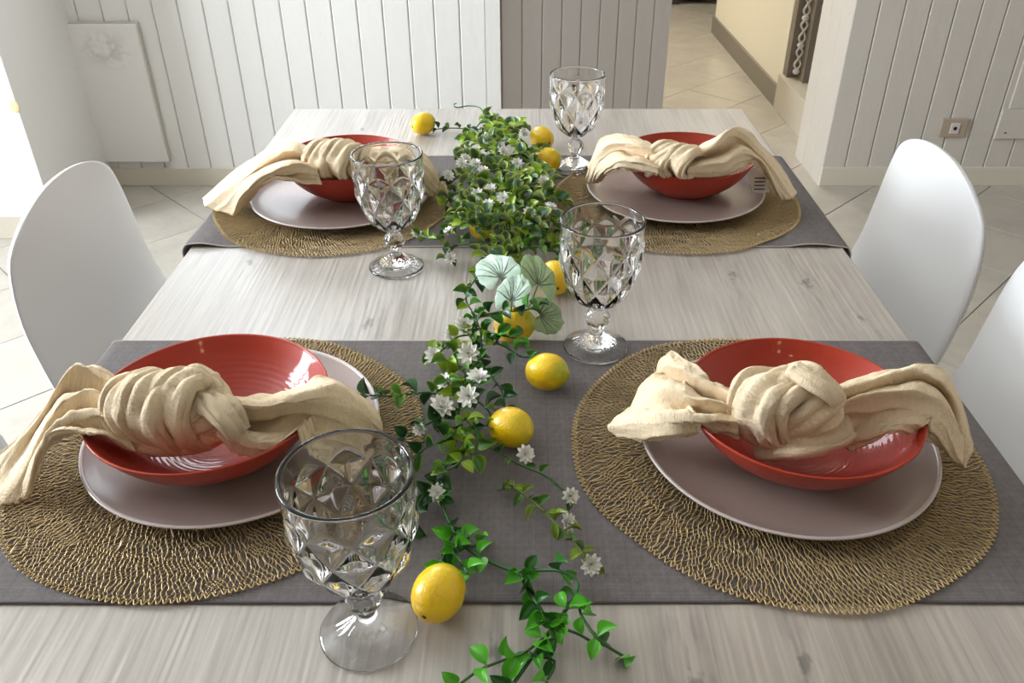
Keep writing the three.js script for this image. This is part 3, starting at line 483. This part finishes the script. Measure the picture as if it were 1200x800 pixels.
  napkin('fl', [[
    [[150, 452, 0.09], [120, 432, 0.104], [92, 427, 0.1], [58, 475, 0.062], [-5, 540, 0.022]],
    [[145, 456, 0.097], [114, 444, 0.09], [84, 434, 0.1], [46, 490, 0.056], [-14, 565, 0.013]],
    [[142, 463, 0.082], [108, 464, 0.074], [80, 463, 0.072], [44, 507, 0.042], [-9, 586, 0.008]],
    [[140, 470, 0.092], [105, 456, 0.098], [77, 463, 0.088], [52, 500, 0.062], [8, 589, 0.008]],
    [[140, 482, 0.078], [105, 482, 0.07], [78, 493, 0.06], [48, 522, 0.047], [20, 587, 0.008]],
    [[142, 492, 0.087], [105, 478, 0.092], [72, 490, 0.082], [50, 514, 0.067], [33, 581, 0.011]],
    [[148, 506, 0.068], [112, 500, 0.074], [80, 503, 0.07], [55, 526, 0.054], [37, 573, 0.014]],
    [[160, 526, 0.058], [120, 506, 0.078], [88, 501, 0.08], [60, 508, 0.072], [42, 558, 0.022]]],
  [
    [[250, 463, 0.08], [300, 466, 0.074], [340, 456, 0.082], [380, 443, 0.082], [432, 470, 0.05]],
    [[250, 468, 0.087], [300, 470, 0.092], [345, 460, 0.1], [390, 449, 0.094], [447, 497, 0.036]],
    [[250, 475, 0.08], [300, 480, 0.086], [345, 472, 0.094], [390, 470, 0.087], [443, 506, 0.03]],
    [[248, 483, 0.068], [295, 496, 0.056], [340, 489, 0.068], [385, 495, 0.065], [432, 516, 0.028]],
    [[244, 487, 0.075], [288, 506, 0.062], [325, 506, 0.066], [370, 513, 0.054], [410, 525, 0.028]],
    [[240, 482, 0.09], [270, 498, 0.09], [290, 515, 0.076], [325, 520, 0.066], [380, 531, 0.036]],
    [[238, 494, 0.075], [262, 512, 0.07], [285, 531, 0.052], [320, 532, 0.053], [365, 537, 0.03]]]],
  [[[[188, 524, 0.04], [160, 508, 0.064], [140, 484, 0.088], [146, 460, 0.104], [170, 446, 0.1], [190, 448, 0.07]], 0.036, 0.008, 3],
   [[[210, 526, 0.04], [182, 512, 0.064], [164, 486, 0.094], [170, 458, 0.112], [196, 444, 0.106], [215, 450, 0.07]], 0.046, 0.007, 3],
   [[[236, 522, 0.045], [212, 508, 0.068], [198, 480, 0.1], [206, 452, 0.116], [230, 442, 0.108], [245, 452, 0.07]], 0.04, 0.007, 3],
   [[[205, 458, 0.104], [228, 440, 0.112], [248, 458, 0.1], [240, 486, 0.09], [222, 500, 0.08]], 0.036, 0.008, 4],
   [[[222, 492, 0.088], [246, 474, 0.098], [266, 488, 0.096], [282, 508, 0.082]], 0.032, 0.008, 3]],
  [200, 492, 0.064, 0.058, 0.03, 0.03, 0.0], 'cream crinkled napkin knotted over the front left bowl');
  napkin('bl', [[
    [[376, 180, 0.09], [350, 167, 0.1], [325, 169, 0.092], [292, 190, 0.062], [238, 231, 0.016]],
    [[374, 185, 0.097], [345, 172, 0.112], [318, 180, 0.097], [288, 203, 0.065], [241, 241, 0.012]],
    [[372, 191, 0.083], [342, 186, 0.09], [312, 195, 0.078], [284, 216, 0.053], [256, 247, 0.008]],
    [[372, 197, 0.09], [340, 190, 0.102], [311, 200, 0.087], [288, 222, 0.052], [275, 251, 0.008]],
    [[374, 205, 0.078], [342, 203, 0.08], [318, 207, 0.077], [297, 222, 0.05], [284, 243, 0.013]],
    [[378, 214, 0.068], [345, 210, 0.075], [325, 206, 0.08], [309, 216, 0.056], [290, 240, 0.016]]],
  [
    [[410, 178, 0.09], [450, 170, 0.096], [485, 171, 0.086], [512, 200, 0.042]],
    [[410, 185, 0.097], [450, 178, 0.102], [484, 183, 0.092], [514, 215, 0.032]],
    [[410, 193, 0.083], [450, 191, 0.084], [480, 201, 0.073], [507, 229, 0.02]],
    [[410, 201, 0.08], [448, 204, 0.08], [475, 213, 0.06], [491, 227, 0.025]]]],
  [[[[390, 208, 0.056], [378, 203, 0.07], [370, 192, 0.09], [376, 177, 0.106], [392, 172, 0.1], [402, 178, 0.07]], 0.044, 0.008, 3],
   [[[408, 208, 0.056], [396, 203, 0.072], [390, 190, 0.096], [396, 175, 0.112], [410, 170, 0.104], [422, 178, 0.07]], 0.044, 0.006, 3],
   [[[422, 207, 0.058], [412, 202, 0.072], [408, 190, 0.092], [414, 178, 0.1], [428, 176, 0.08]], 0.04, 0.008, 3]],
  [398, 196, 0.066, 0.045, 0.028, 0.028, 0.0], 'cream napkin knotted over the far left bowl');
  const [brN, brB] = napkin('br', [[
    [[780, 182, 0.09], [756, 165, 0.102], [728, 157, 0.102], [705, 164, 0.087], [690, 195, 0.047]],
    [[778, 185, 0.097], [750, 170, 0.112], [721, 165, 0.104], [698, 181, 0.072], [687, 214, 0.022]],
    [[774, 191, 0.083], [745, 181, 0.088], [720, 179, 0.083], [701, 195, 0.058], [690, 220, 0.012]],
    [[772, 196, 0.09], [742, 186, 0.097], [721, 188, 0.087], [707, 200, 0.06], [697, 215, 0.02]],
    [[772, 203, 0.073], [746, 198, 0.077], [730, 195, 0.08], [716, 201, 0.062], [706, 209, 0.032]]],
  [
    [[806, 178, 0.09], [843, 159, 0.112], [866, 149, 0.117], [896, 175, 0.077], [934, 224, 0.014]],
    [[806, 183, 0.097], [840, 166, 0.117], [862, 151, 0.122], [892, 179, 0.082], [929, 232, 0.01]],
    [[806, 189, 0.083], [845, 179, 0.09], [866, 169, 0.097], [890, 187, 0.073], [922, 234, 0.01]],
    [[806, 195, 0.09], [845, 188, 0.097], [868, 175, 0.103], [889, 184, 0.087], [914, 231, 0.014]],
    [[806, 203, 0.078], [845, 201, 0.078], [866, 191, 0.085], [885, 186, 0.082], [903, 211, 0.04]],
    [[808, 211, 0.063], [845, 207, 0.066], [868, 198, 0.076], [881, 190, 0.082], [896, 206, 0.05]]]],
  [[[[788, 206, 0.058], [776, 200, 0.072], [770, 188, 0.092], [780, 175, 0.106], [798, 174, 0.098], [808, 182, 0.07]], 0.04, 0.006, 3],
   [[[810, 206, 0.058], [797, 201, 0.072], [790, 190, 0.095], [800, 178, 0.106], [816, 178, 0.09], [826, 186, 0.06]], 0.042, 0.006, 3],
   [[[760, 200, 0.068], [766, 192, 0.084], [778, 180, 0.1], [794, 176, 0.102], [806, 188, 0.092]], 0.034, 0.008, 3]],
  [792, 197, 0.066, 0.045, 0.027, 0.026, 0.0], 'cream napkin with a small white tag knotted over the far right bowl');
  { // sewn-in care tag
    const a = U(868, 192, 0.06), t = mesh('care_tag', gridGeo(8, 6, (u, v) => V((v - 0.5) * 0.026 + u * 0.012, -u * 0.034, 0.012 * u + 0.002 * Math.sin(u * 4)).add(a).sub(brB).add(V(0.02, -0.004, 0.006))), tagM, brN);
    for (let i = 0; i < 4; i++) mesh('print_line', gridGeo(2, 4, (u, v) => V((v - 0.5) * 0.016 + 0.008, -0.012 - i * 0.005 - u * 0.0018, 0.0062 + 0.0018 * i).add(a).sub(brB).add(V(0.02, -0.004, 0.0078))), inkM, t);
  }
}

/* ---------- garlands ---------- */
{
  const leafGeo = (wide, cup, tip, rimC, midC, fold) => { // along +x, length 1, face up
    const nu = 6, nv = 4, col = [], g = gridGeo(nu, nv, (u, v) => { const a = v * 2 - 1, w = wide * Math.sin(Math.PI * Math.min(1, u ** tip * 0.98 + 0.02)) ** 0.75; return V(u, cup * (a * a * w) + fold * Math.abs(a) * w - 0.25 * cup * u * u + cup * 0.3 * Math.sin(u * 3), a * w * 0.5); }), P = g.attributes.position;
    for (let i = 0; i <= nu; i++) for (let j = 0; j <= nv; j++) { const a = Math.abs(j / nv * 2 - 1), e = Math.max(a, i === nu ? 1 : 0) > 0.9 ? 1 : 0, c = midC.clone().lerp(rimC, e * 0.8 + 0.15 * a); col.push(c.r, c.g, c.b); }
    g.setAttribute('color', new THREE.Float32BufferAttribute(col, 3)); return g;
  };
  const leafM = phys({ vertexColors: true, roughness: 0.36, clearcoat: 0.25, clearcoatRoughness: 0.25 });
  const stemM = std({ color: srgb(52, 96, 46), roughness: 0.4 }), stemL = std({ color: srgb(110, 130, 60), roughness: 0.5 });
  const dark = srgb(30, 72, 40), teal = srgb(58, 100, 78), mid = srgb(54, 112, 30), lime = srgb(146, 176, 44), pale = srgb(186, 200, 96), bright = srgb(92, 184, 44), olive = srgb(104, 124, 34);
  const G = {
    euc: [leafGeo(0.92, 0.35, 0.95, pale, dark, 0), leafGeo(0.88, 0.4, 0.95, lime, teal, 0), leafGeo(0.8, 0.35, 1, pale, mid, 0.1), leafGeo(0.85, 0.3, 0.9, lime, lime, 0)],
    box: [leafGeo(0.7, 0.3, 0.9, lime, mid, 0.2), leafGeo(0.72, 0.35, 0.9, mid, dark, 0.15), leafGeo(0.7, 0.3, 0.85, lime, lime, 0.2), leafGeo(0.66, 0.35, 0.9, bright, mid, 0.2)],
    vine: [leafGeo(0.72, 0.42, 0.85, bright, bright, 0.15), leafGeo(0.68, 0.4, 0.85, mid, srgb(40, 110, 36), 0.2), leafGeo(0.7, 0.45, 0.85, srgb(100, 184, 50), bright, 0.15)],
    oli: [leafGeo(0.5, 0.4, 0.9, lime, olive, 0.2), leafGeo(0.55, 0.4, 0.9, olive, mid, 0.2)],
  };
  const petals = [];
  for (const [n, len, el, off] of [[9, 1.05, 0.1, 0], [8, 0.95, 0.5, 0.4], [6, 0.7, 0.95, 0.1]]) for (let i = 0; i < n; i++) { const g = gridGeo(4, 2, (u, v) => { const a = v * 2 - 1, w = 0.25 * Math.sin(Math.PI * (0.08 + 0.86 * u)) ** 0.8; return V(u * 0.5 * len, 0.25 * a * a * w + 0.06 * u * u, a * w * 0.5 * len); }); g.rotateZ(el); g.rotateY((i + off + 0.2 * (hash(i, n) - 0.5)) / n * PI * 2); petals.push(g); }
  const flowerGeo = mergeGeometries(petals), flowerM = std({ color: srgb(244, 243, 236), roughness: 0.6 }), calyxM = std({ color: srgb(140, 165, 60), roughness: 0.6 });
  const calyxGeo = new THREE.SphereGeometry(0.12, 8, 6); calyxGeo.translate(0, -0.02, 0);
  const qFrom = (x, n) => { const X = x.clone().normalize(), Z = X.clone().cross(n).normalize(), Y = Z.clone().cross(X).normalize(); return new THREE.Quaternion().setFromRotationMatrix(new THREE.Matrix4().makeBasis(X, Y, Z)); };
  function garland(name, label, basePx) { const b = U(basePx[0], basePx[1], 0); const g = thing(name, label, 'garland', [b.x, TOP + 0.0006, b.z]); return { g, o: g.position.clone() }; }
  function sprig(G0, pts, kinds, size, spacing, opt = {}) {
    const P = pts.map((p) => U(p[0], p[1], p[2] ?? 0.012).sub(G0.o)), c = new THREE.CatmullRomCurve3(P, false, 'centripetal'), L = c.getLength();
    mesh('stem', new THREE.TubeGeometry(c, Math.max(8, Math.round(L / 0.006)), opt.r || 0.0011, 5, false), opt.light ? stemL : stemM, G0.g);
    if (!spacing) return;
    const n = Math.max(1, Math.round(L * (opt.from ? 1 - opt.from : 1) / spacing));
    for (let i = 0; i <= n; i++) {
      const t = lerp(opt.from || 0.04, 0.99, i / n), o = c.getPointAt(t), tan = c.getTangentAt(t), side = tan.clone().cross(V(0, 1, 0)).normalize(), roll = i * 1.35 + rr(-0.4, 0.4);
      for (const s of opt.single ? [i % 2 ? 1 : -1] : [1, -1]) {
        const out = side.clone().multiplyScalar(Math.cos(roll) * s).addScaledVector(V(0, 1, 0), Math.sin(roll) * s * 0.8 + 0.25), d = tan.clone().multiplyScalar(rr(0.25, 0.8)).addScaledVector(out, 1).normalize(), len = size * rr(0.75, 1.2);
        const minY = 0.0015; if (o.y + d.y * len < minY) { d.y = (minY - o.y) / len + 0.05; d.normalize(); }
        const nrm = V(rr(-0.5, 0.35), rr(0.5, 1), rr(-0.3, 0.75)).addScaledVector(out, -0.25), m = mesh('leaf', kinds[Math.floor(rnd() * kinds.length)], leafM, G0.g);
        m.position.copy(o).addScaledVector(d, 0.0015); m.quaternion.copy(qFrom(d, nrm)); m.scale.set(len, len * rr(0.8, 1.2), len);
      }
    }
  }
  function flower(G0, px, py, y, d, lean) { const p = U(px, py, y).sub(G0.o), m = mesh('flower', flowerGeo, flowerM, G0.g); m.position.copy(p); m.scale.setScalar(d * 1.05); m.quaternion.setFromUnitVectors(V(0, 1, 0), V(lean ? lean[0] : rr(-0.5, 0.4), 0.7, lean ? lean[1] : rr(0, 0.8)).normalize()); mesh('calyx', calyxGeo, calyxM, m); }

  const E = garland('eucalyptus_garland', 'dense dark green leafy garland with pale edged round leaves at the far end', [585, 215]);
  const es = 0.018, e2 = 0.0105, k = [G.euc[0], G.euc[0], G.euc[1], G.euc[1], G.euc[2], G.euc[3]];
  for (const s of [
    [[600, 335, 0.02], [592, 290, 0.032], [582, 250, 0.04], [590, 210, 0.045], [580, 170, 0.04], [572, 138, 0.03]],
    [[650, 222, 0.02], [627, 195, 0.04], [602, 168, 0.05], [582, 145, 0.035]],
    [[592, 255, 0.035], [565, 222, 0.05], [540, 207, 0.035], [526, 214, 0.02]],
    [[588, 265, 0.035], [622, 244, 0.05], [650, 236, 0.035], [664, 238, 0.02]],
    [[586, 272, 0.035], [556, 262, 0.045], [528, 262, 0.02]],
    [[596, 285, 0.03], [630, 282, 0.03], [656, 290, 0.018]],
    [[582, 205, 0.04], [556, 186, 0.045], [540, 182, 0.03]],
    [[586, 195, 0.04], [618, 184, 0.042], [634, 178, 0.03]],
    [[578, 165, 0.035], [600, 150, 0.04], [612, 150, 0.025]],
    [[580, 232, 0.045], [605, 222, 0.06], [630, 215, 0.05], [648, 212, 0.03]],
    [[575, 178, 0.04], [555, 165, 0.04], [545, 166, 0.025]],
    [[578, 246, 0.045], [560, 238, 0.05], [545, 236, 0.04]]]) sprig(E, s, k, es, e2 * 1.05, { from: 0.1 });
  sprig(E, [[575, 160, 0.02], [552, 152, 0.015], [530, 150, 0.014], [513, 151, 0.012]], [G.box[1], G.box[0]], 0.014, 0.02);
  sprig(E, [[556, 152, 0.02], [566, 138, 0.03], [562, 126, 0.034], [548, 124, 0.032], [535, 126, 0.03], [531, 123, 0.034], [535, 121, 0.037]], k, 0.01, 0, { r: 0.0012 });
  for (const f of [[525, 206], [545, 186], [557, 192], [614, 156], [637, 213], [575, 222], [572, 240], [645, 243], [541, 192], [566, 200], [590, 178], [606, 192], [560, 228], [620, 250], [590, 232]]) flower(E, f[0], f[1], 0.058, 0.018);

  const E2 = garland('eucalyptus_garland', 'dark green leafy garland half burying a lemon next to the big pale leaves', [595, 265]);
  for (const q of [
    [[612, 320, 0.015], [602, 285, 0.03], [596, 255, 0.05], [606, 225, 0.055], [598, 200, 0.045]],
    [[600, 262, 0.045], [622, 256, 0.055], [644, 258, 0.045], [660, 268, 0.025]],
    [[598, 272, 0.04], [576, 256, 0.055], [556, 250, 0.05], [536, 250, 0.035]],
    [[602, 270, 0.045], [630, 270, 0.045], [655, 276, 0.03]],
    [[600, 240, 0.055], [622, 232, 0.06], [640, 228, 0.05]],
    [[602, 225, 0.055], [580, 215, 0.06], [562, 214, 0.05]],
    [[604, 210, 0.05], [622, 205, 0.05], [640, 205, 0.035]],
    [[605, 295, 0.03], [585, 300, 0.035], [562, 298, 0.025]],
    [[545, 225, 0.03], [530, 228, 0.03], [522, 240, 0.02]]]) sprig(E2, q, k, es, e2 * 1.05, { from: 0.05 });
  const Fl = garland('flowering_garland', 'trailing green sprigs with small white flowers along the middle of the table', [545, 440]);
  const b = G.box, bs = 0.0155;
  for (const [s, kk, o] of [
    [[[582, 300, 0.03], [555, 330, 0.035], [546, 350, 0.035], [556, 370, 0.035], [564, 395, 0.035], [562, 420, 0.03], [546, 442, 0.025], [538, 480, 0.02], [535, 515, 0.02], [520, 555, 0.02], [514, 578, 0.018]], b],
    [[[585, 285, 0.03], [552, 284, 0.035], [528, 292, 0.02], [524, 304, 0.012]], [b[2], b[0], b[1]]],
    [[[530, 268, 0.02], [512, 280, 0.02], [492, 276, 0.016]], [b[2], b[0]]],
    [[[598, 292, 0.03], [635, 290, 0.035], [655, 298, 0.025], [662, 310, 0.02], [672, 330, 0.02]], [b[3], b[0]]],
    [[[556, 372, 0.035], [585, 365, 0.05], [612, 364, 0.05], [630, 358, 0.045]], [b[3], b[1]]],
    [[[560, 385, 0.035], [585, 392, 0.045], [605, 396, 0.03]], [b[3], b[1]]],
    [[[562, 398, 0.035], [590, 405, 0.035], [612, 418, 0.03], [622, 418, 0.03]], [b[1], b[3]]],
    [[[556, 392, 0.035], [535, 395, 0.04], [518, 410, 0.03], [508, 415, 0.02]], [b[2], b[0]]],
    [[[545, 405, 0.03], [524, 425, 0.035], [522, 448, 0.03], [526, 470, 0.025], [518, 480, 0.02]], [b[2], b[0]]],
    [[[558, 420, 0.03], [575, 440, 0.03], [588, 458, 0.025], [592, 478, 0.02]], [b[1], b[3]]],
    [[[540, 450, 0.03], [560, 470, 0.04], [575, 485, 0.03], [570, 500, 0.02]], [b[3], b[1], b[0]]],
    [[[530, 470, 0.025], [505, 460, 0.035], [478, 462, 0.04], [452, 464, 0.042], [433, 463, 0.04]], [b[1], b[0]]],
    [[[532, 480, 0.025], [510, 492, 0.03], [490, 502, 0.03], [476, 512, 0.025]], [b[1]]],
    [[[536, 505, 0.025], [515, 518, 0.03], [494, 528, 0.025], [482, 545, 0.02]], [b[1], b[0]]],
    [[[536, 508, 0.025], [545, 525, 0.035], [535, 545, 0.04], [520, 552, 0.035]], [b[2], b[0]]],
    [[[545, 490, 0.03], [560, 510, 0.03], [556, 532, 0.03]], [b[0], b[2]]],
    [[[516, 560, 0.02], [500, 575, 0.02], [488, 595, 0.015], [484, 610, 0.012]], [b[1]]],
    [[[540, 430, 0.03], [524, 445, 0.04], [530, 462, 0.035]], [b[2], b[0]]],
  ]) sprig(Fl, s, kk, bs, 0.0165, { from: 0.06 });
  sprig(Fl, [[562, 520, 0.015], [582, 528, 0.016], [605, 542, 0.018], [640, 558, 0.018], [666, 580, 0.014]], G.oli, 0.013, 0.018, { single: true, light: false });
  sprig(Fl, [[582, 574, 0.006], [600, 572, 0.012], [618, 582, 0.016], [638, 600, 0.018], [660, 622, 0.016], [678, 642, 0.012], [690, 660, 0.01]], [G.oli[0], G.oli[0], G.box[2], G.oli[1]], 0.013, 0.0115, { light: true });
  for (const f of [[543, 383, 0.042, 0.022], [509, 416, 0.024, 0.02], [549, 414, 0.045, 0.022], [560, 443, 0.045, 0.022], [522, 448, 0.035, 0.02], [549, 464, 0.045, 0.021], [517, 477, 0.035, 0.024], [528, 392, 0.035, 0.016], [492, 504, 0.03, 0.013], [526, 272, 0.025, 0.018], [528, 303, 0.018, 0.016], [488, 274, 0.014, 0.016]]) flower(Fl, ...f);
  flower(Fl, 615, 532, 0.022, 0.017, [0.4, 0.6]); flower(Fl, 668, 581, 0.016, 0.015, [0.3, 0.8]); flower(Fl, 664, 612, 0.02, 0.017, [0.9, 0.4]); flower(Fl, 692, 661, 0.014, 0.017, [0.3, 0.9]); flower(Fl, 513, 577, 0.022, 0.016, [-0.4, 0.6]);

  const Vn = garland('leafy_vine', 'bright green plastic vine trailing off the front runner', [620, 690]);
  for (const [s, sp, o] of [
    [[[514, 578, 0.016], [521, 600, 0.012], [532, 622, 0.012], [545, 640, 0.012], [575, 658, 0.011], [608, 671, 0.012]], 0.03, { r: 0.0017 }],
    [[[608, 671, 0.012], [632, 668, 0.02], [660, 670, 0.024], [677, 682, 0.022], [672, 702, 0.02], [655, 725, 0.018], [636, 752, 0.014], [618, 778, 0.01], [598, 806, 0.008]], 0.024, { r: 0.0015 }],
    [[[610, 672, 0.012], [618, 690, 0.018], [630, 708, 0.022], [642, 728, 0.02]], 0.014, { r: 0.0016 }],
    [[[660, 716, 0.02], [676, 708, 0.02], [682, 722, 0.024], [700, 748, 0.024], [716, 760, 0.018], [730, 768, 0.012]], 0.02, {}],
    [[[652, 734, 0.018], [676, 742, 0.016], [694, 752, 0.012]], 0.018, {}],
    [[[640, 745, 0.016], [612, 766, 0.014], [585, 775, 0.012], [560, 786, 0.012], [538, 802, 0.01]], 0.02, {}],
    [[[626, 768, 0.012], [650, 775, 0.014], [640, 800, 0.008]], 0.018, {}],
    [[[532, 622, 0.012], [522, 646, 0.012], [516, 660, 0.012]], 0.016, {}],
    [[[540, 634, 0.012], [552, 640, 0.012], [562, 638, 0.01]], 0.014, {}],
    [[[516, 580, 0.015], [500, 590, 0.016], [484, 600, 0.012]], 0.016, {}],
    [[[640, 722, 0.018], [648, 745, 0.018], [644, 770, 0.014]], 0.02, {}],
  ]) sprig(Vn, s, G.vine, 0.0148, sp * 1.3, o);
  for (const pl of [[548, 672, 0.02]]) sprig(Vn, [[530, 640, 0.012], pl], [G.vine[0]], 0.014, 0.02);

  // pale big-leaved pick
  const Bg = garland('big_leaf_pick', 'pick of four large pale mint leaves with dark veins', [610, 345]);
  const veinTex = (base, ink) => dataTex(256, 256, (u, v) => { const x = u, y = (v - 0.5) * 2, a = Math.atan2(y, x + 0.001), r = Math.hypot(x, y * 0.8), n = fbm(u * 12, v * 12, 3, 2); let ln = 0; for (const q of [-1.35, -0.95, -0.6, -0.3, 0, 0.3, 0.6, 0.95, 1.35]) { const d = Math.abs(a - q - 0.08 * Math.sin(r * 5 + q)) * r; ln = Math.max(ln, smooth(0.024, 0.008, d + 0.01 * (n - 0.5)) * smooth(1.05, 0.25, r)); } const br = smooth(0.25, 0.05, r); const s = 0.92 + 0.16 * n; return [0, 1, 2].map((i) => lerp(lerp(base[i] * s, base[i] * 0.8, br * 0.4), ink[i], ln * 0.85)); });
  const mint = std({ map: veinTex([196, 220, 202], [54, 70, 56]), roughness: 0.5 }), sage = std({ map: veinTex([150, 176, 128], [58, 72, 44]), roughness: 0.5 });
  const shape = (a) => 1 * (0.62 + 0.38 * Math.cos(a * 0.62)) * (1 + 0.025 * Math.sin(a * 15)) * (1 + 0.1 * Math.exp(-a * a * 30));
  const bigLeaf = (m, base, tip, side, cup) => {
    const B = U(...base).sub(Bg.o), X = U(...tip).sub(Bg.o).sub(B), S = U(...side).sub(Bg.o).sub(B); const nrm = X.clone().cross(S).normalize(); if (nrm.y < 0) nrm.negate(); const len = X.length(), Z = X.clone().normalize().cross(nrm).normalize(), wd = Math.max(0.35, Math.abs(S.dot(Z)) / len);
    const geo = sheet(16, 40, (u, v) => { const a = (v - 0.5) * 2 * 2.2, r = u * shape(a), x = r * Math.cos(a), z = r * Math.sin(a); const h = cup * (0.5 * r * r - 0.5 * Math.abs(z)) + 0.025 * Math.sin(a * 9) * r * r; return B.clone().addScaledVector(X, x).addScaledVector(Z, z * wd * len * 1.05).addScaledVector(nrm, h * len); }, 0.0006, (u, v) => { const a = (v - 0.5) * 4.4, r = u * shape(a); return [clamp(r * Math.cos(a) * 0.9 + 0.02, 0, 0.99), 0.5 + r * Math.sin(a) * 0.5]; });
    mesh('big_leaf', geo, m, Bg.g);
  };
  bigLeaf(mint, [587, 324, 0.052], [572, 297, 0.062], [556, 326, 0.05], -0.3);
  bigLeaf(mint, [600, 352, 0.05], [608, 320, 0.066], [580, 340, 0.055], -0.3);
  bigLeaf(sage, [630, 333, 0.05], [632, 296, 0.06], [654, 330, 0.04], -0.3);
  bigLeaf(sage, [633, 369, 0.03], [662, 374, 0.012], [640, 394, 0.01], -0.25);
  for (const s of [[[605, 400, 0.01], [598, 375, 0.035], [600, 353, 0.049]], [[605, 400, 0.01], [606, 360, 0.03], [587, 326, 0.051]], [[605, 400, 0.01], [618, 365, 0.03], [630, 334, 0.049]], [[605, 398, 0.01], [618, 380, 0.025], [633, 370, 0.029]]]) sprig(Bg, s, k, 0.01, 0, { light: true });
}

renderer.render(scene, camera);
